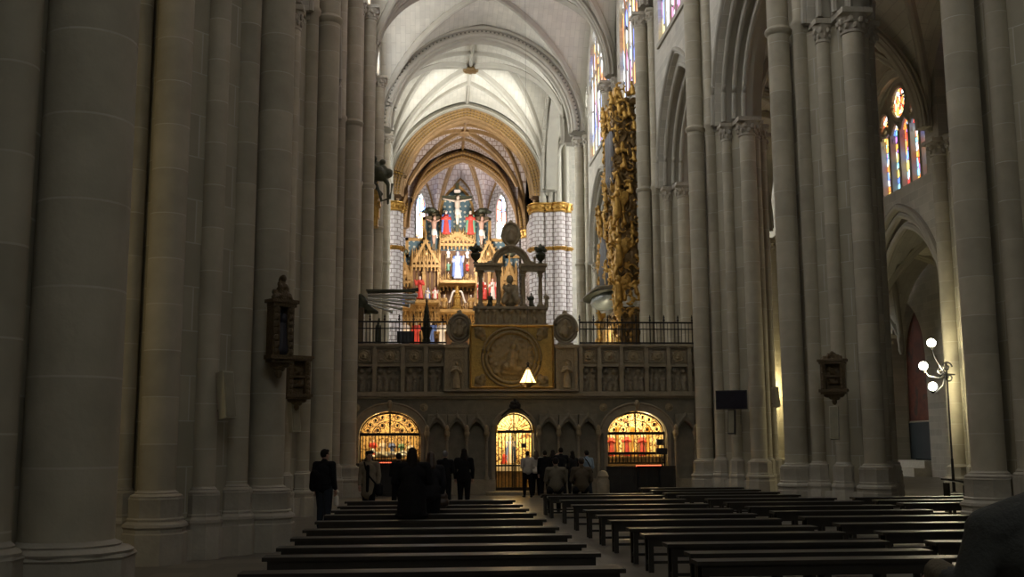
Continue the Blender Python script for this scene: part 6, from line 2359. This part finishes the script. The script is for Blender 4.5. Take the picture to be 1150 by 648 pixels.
# woman in a beige coat with cap, facing the camera
x = at(415, 26.6)
b, T, M, k = person('person in an open beige coat with a dark strap bag and cap, facing the camera', x, 26.6, 1.66, R(180 - 12), BEIGE, BLACKC, HAIRB, .08, .30, ('down', 'down'), turn=R(30), seed=2, build=1.02)
m = MB().ell(T(0, .02, 1.70), (.105, .11, .05), 14, 8, M).cap(T(-.05, .12, 1.69), .025, T(.05, .12, 1.69), .025)
fobj('cap', m, .012, BLACKC, b, 1)
obj('strap', MB().tube([T(.12, .06, 1.46), T(.05, .165, 1.3), T(-.06, .185, 1.1), T(-.22, .12, .9)], .022, 6), BLACKC, b)
fobj('strap_bag', MB().cap(T(-.30, .08, .72), .09, T(-.30, .08, .86), .08).cap(T(-.26, .16, .72), .08, T(-.26, .16, .86), .07), .015, BLACKC, b, 1)
obj('open_front', MB().cap(T(0, .155, .75), .045, T(0, .150, 1.35), .045, 10), BLACKC, b)
# woman in black in the middle, from behind
ROWY = [PZ(480, py_, HB).y + .17 for py_ in (584.8, 577.8, 572.5)]
yw = (ROWY[0] + ROWY[1]) / 2
x = at(463, yw)
b, T, M, k = person('person in long black coat with long dark hair among the benches, seen from behind', x, yw, 1.75, R(4), BLACKC, BLACKC, HAIRD, .30, .42, 'front', seed=3, build=1.36)
yw = (ROWY[1] + ROWY[2]) / 2
x = at(484, yw)
b, T, M, k = person('person in a charcoal jacket with a brown hand bag, half hidden behind the black coat', x, yw, 1.66, R(15), CHAR, BLACKC, HAIRB, .12, .1, 'down', seed=4, build=1.1)
m = MB().cap(T(.30, .06, .72), .10, T(.22, .08, .72), .10).cap(T(.29, .06, .84), .08, T(.22, .08, .84), .08)
fobj('hand_bag', m, .015, LEATHER, b, 2)
x = at(448, 28.5)
person('person in black peering at the reclining figure, behind the black coat', x, 28.5, 1.6, R(20), BLACKC, BLACKC, HAIRD, 0, .1, 'front', seed=5)
# two in black near the screen
x = at(500, 30.5)
person('short black jacket person of the dark pair facing the screen, nearer the black coat', x, 30.5, 1.64, R(6), BLACKC, BLACKC, HAIRG, 0, .05, 'front', seed=6, build=1.0)
x = at(521, 30.8)
person('longer haired person of the dark pair facing the screen, nearer the gate', x, 30.8, 1.70, R(-4), BLACKC, BLACKC, HAIRD, .14, .12, 'down', seed=7, build=1.08, turn=R(25))
# the group by the gate
crowd = [(592.5, 37.6, 1.58, 8, WHITEJ, BLACKC, HAIRD, .0, .02, 'front', 'person in a pale jacket and black trousers at the gate, first of the waiting group'),
         (602, 38.75, 1.60, -5, WHITEJ, BLACKC, HAIRB, .14, .02, 'down', 'person in a pale jacket with a white hand bag, second of the waiting group'),
         (612, 37.0, 1.60, 0, BLACKC, BLACKC, HAIRD, .0, .2, 'down', 'person in a long black coat standing just behind the pale jackets'),
         (621, 38.0, 1.62, -20, BLACKC, BLACKC, HAIRD, .1, .1, 'front', 'person in black in the thick of the waiting group with shoulder length hair'),
         (630, 36.2, 1.70, 10, NAVY, BLACKC, HAIRD, 0, .1, 'raised', 'tall person in a dark jacket raising both hands before the blind arches'),
         (643, 37.4, 1.58, 30, CHAR, BLACKC, HAIRD, .08, .1, 'front', 'person in charcoal leaning in beside the light blue shirt'),
         (659, 35.9, 1.60, 25, LBLUE, JEANS, HAIRD, .0, .0, 'front', 'person in a light blue shirt with a dark shoulder strap, beside the dark fence')]
for i, (px_, Y, H, fc, ja, tr_, ha, hl_, co, ar, lb) in enumerate(crowd):
    b, T, M, k = person(lb, at(px_, Y), Y, H, R(fc), ja, tr_, ha, hl_, co, ar, seed=20 + i, build=1.03, vox=.0115)
    if i == 1:
        fobj('hand_bag', MB().cap(T(-.08, -.2, .95), .1, T(.02, -.2, .95), .1).cap(T(-.05, -.2, 1.02), .08, T(0, -.2, 1.02), .08), .015, WHITECL, b, 2)
    if i == 6:
        obj('strap', MB().tube([T(-.13, -.02, 1.49), T(-.08, -.15, 1.36), T(.05, -.165, 1.15), T(.18, -.10, .95)], .02, 6), BLACKC, b)
# two seated on the farthest bench
for px_, ja, lb, ha in ((624, WARMGREY, 'seated visitor in a warm grey jacket on the farthest bench, nearer the aisle', HAIRD), (653, BROWNC, 'seated visitor in a brown jacket on the farthest bench, farther from the aisle', HAIRB)):
    person(lb, at(px_, 28.2), 28.2, 1.70, R(0), ja, CHAR, ha, .0, .0, 'lap', 'sit', seed=int(px_), build=1.10)
# the figure close to the camera at the picture edge
b, T, M, k = person('person in a grey cardigan close to the camera, cut off by the picture edge', P(1197, 600, 4.0).x, 4.0, 1.84, R(-8), GREYC, CHAR, HAIRG, 0, .1, ('fore', 'front'), seed=40, build=1.46, vox=.011, slope=.035)
cu = MB()
e0, e1 = T(-.36, -.02, 1.17), T(-.40, .20, 1.205)
d_ = (e1 - e0)
for f in lin(.35, .95, 12):
    p = e0 + d_ * f
    cu.tube([p - d_.normalized() * .007, p + d_.normalized() * .007], .052 * k, 12)
obj('ribbed_cuff_edging', cu, WARMGREY, b)
# ================================================================== light
def lamp(name, kind, loc, energy, col, size=.1, aim=None, spot=None, sy=None):
    l = bpy.data.lights.new(name, kind)
    l.energy = energy
    l.color = col
    if kind == 'AREA':
        l.size = size
        if sy:
            l.shape = 'RECTANGLE'
            l.size_y = sy
    else:
        l.shadow_soft_size = size
    if spot:
        l.spot_size = R(spot)
        l.spot_blend = .6
    o = bpy.data.objects.new(name, l)
    C.objects.link(o)
    o.location = loc
    if aim is not None:
        o.rotation_euler = (Vector(aim) - Vector(loc)).to_track_quat('-Z', 'Y').to_euler()
    return o


WARM = (1, .76, .40)
for i, (xc, hw, zs, ri, z0) in enumerate(OPEN):
    n = 1 if i == 1 else 2
    for k in range(n):
        xx = xc + (0 if n == 1 else (k - .5) * hw)
        lamp('chapel_lamp', 'POINT', (xx, SY + 1.0, zs + ri * (.75 if n == 2 else .9)), (38, 60, 80)[i] / n * 1.2, WARM, .05)
        lamp('chapel_lamp_low', 'POINT', (xx, SY + (1.35 if i == 1 else .75), zs - (.1 if i == 1 else .25)), (10, 16, 20)[i] / n, WARM, .05)
# floodlights on the retable
for x_, y_, z_, e, tx, tz in ((AC - 4.8, 88.5, 9.0, 470, AC - .5, 15), (AC + 4.8, 88.5, 9.0, 470, AC - .5, 15), (AC - 3, 92.5, 6.0, 1100, AC - 2.4, 9), (AC + 3, 92.5, 6.0, 700, AC + 2, 9)):
    lamp('retable_floodlight', 'SPOT', (x_, y_, z_), e, (1, .80, .52), .2, (tx, RY, tz), 95)
# unseen area light added to brighten the apse webs above the retable
lamp('retable_high_light', 'AREA', (AC, 90, 19), 620, (1, .92, .85), 2.5, (AC, 102, 25))
lamp('north_aisle_lamp_light', 'POINT', (-8.5, 13.5, 5.5), 70, (1, .78, .42), .2)
lamp('choir_lamp_light', 'POINT', (2.6, 50, 4.6), 170, (1, .86, .66), .3)
lamp('sun_patch_spot', 'SPOT', (8.0, 72.5, 9), 15000, (1, .97, .92), .3, (3.0, 84.2, 28.6), 34)  # added spot imitating a patch of sunlight on the crossing vault
lamp('organ_fill_light', 'POINT', (8.2, 52.6, 7.2), 40, (1, .85, .55), .1)  # added point light without a fixture, brightens the keyboard panel
lamp('apse_fill_light', 'POINT', (AC, 99.6, 21), 420, (1, .95, .93), .6)  # added point light hidden behind the retable, lifts the apse walls and webs
# flames
lamp('hanging_lamp_light', 'POINT', (LX, LY - .1, zl(420)), 10, (1, .72, .35), .1)
lamp('aisle_lamp_light', 'POINT', (arm.x - .55, arm.y - .3, arm.z), 165, (1, .86, .50), .15)
lamp('far_aisle_lamp_light', 'POINT', (OX - 1.6, 56.0, 4.6), 160, (1, .82, .42), .15)
w = bpy.data.worlds.new('world')
bpy.context.scene.world = w
w.use_nodes = True
w.node_tree.nodes['Background'].inputs[0].default_value = (.6, .7, .85, 1)
w.node_tree.nodes['Background'].inputs[1].default_value = 0.0
sc = bpy.context.scene
sc.view_settings.view_transform = 'Standard'
sc.view_settings.look = 'None'
sc.view_settings.gamma = 1
sc.view_settings.exposure = 0.9
sc.view_settings.use_curve_mapping = False
sc.cycles.use_denoising = True
sc.cycles.max_bounces = 8
sc.cycles.diffuse_bounces = 5
sc.cycles.sample_clamp_indirect = 4.0
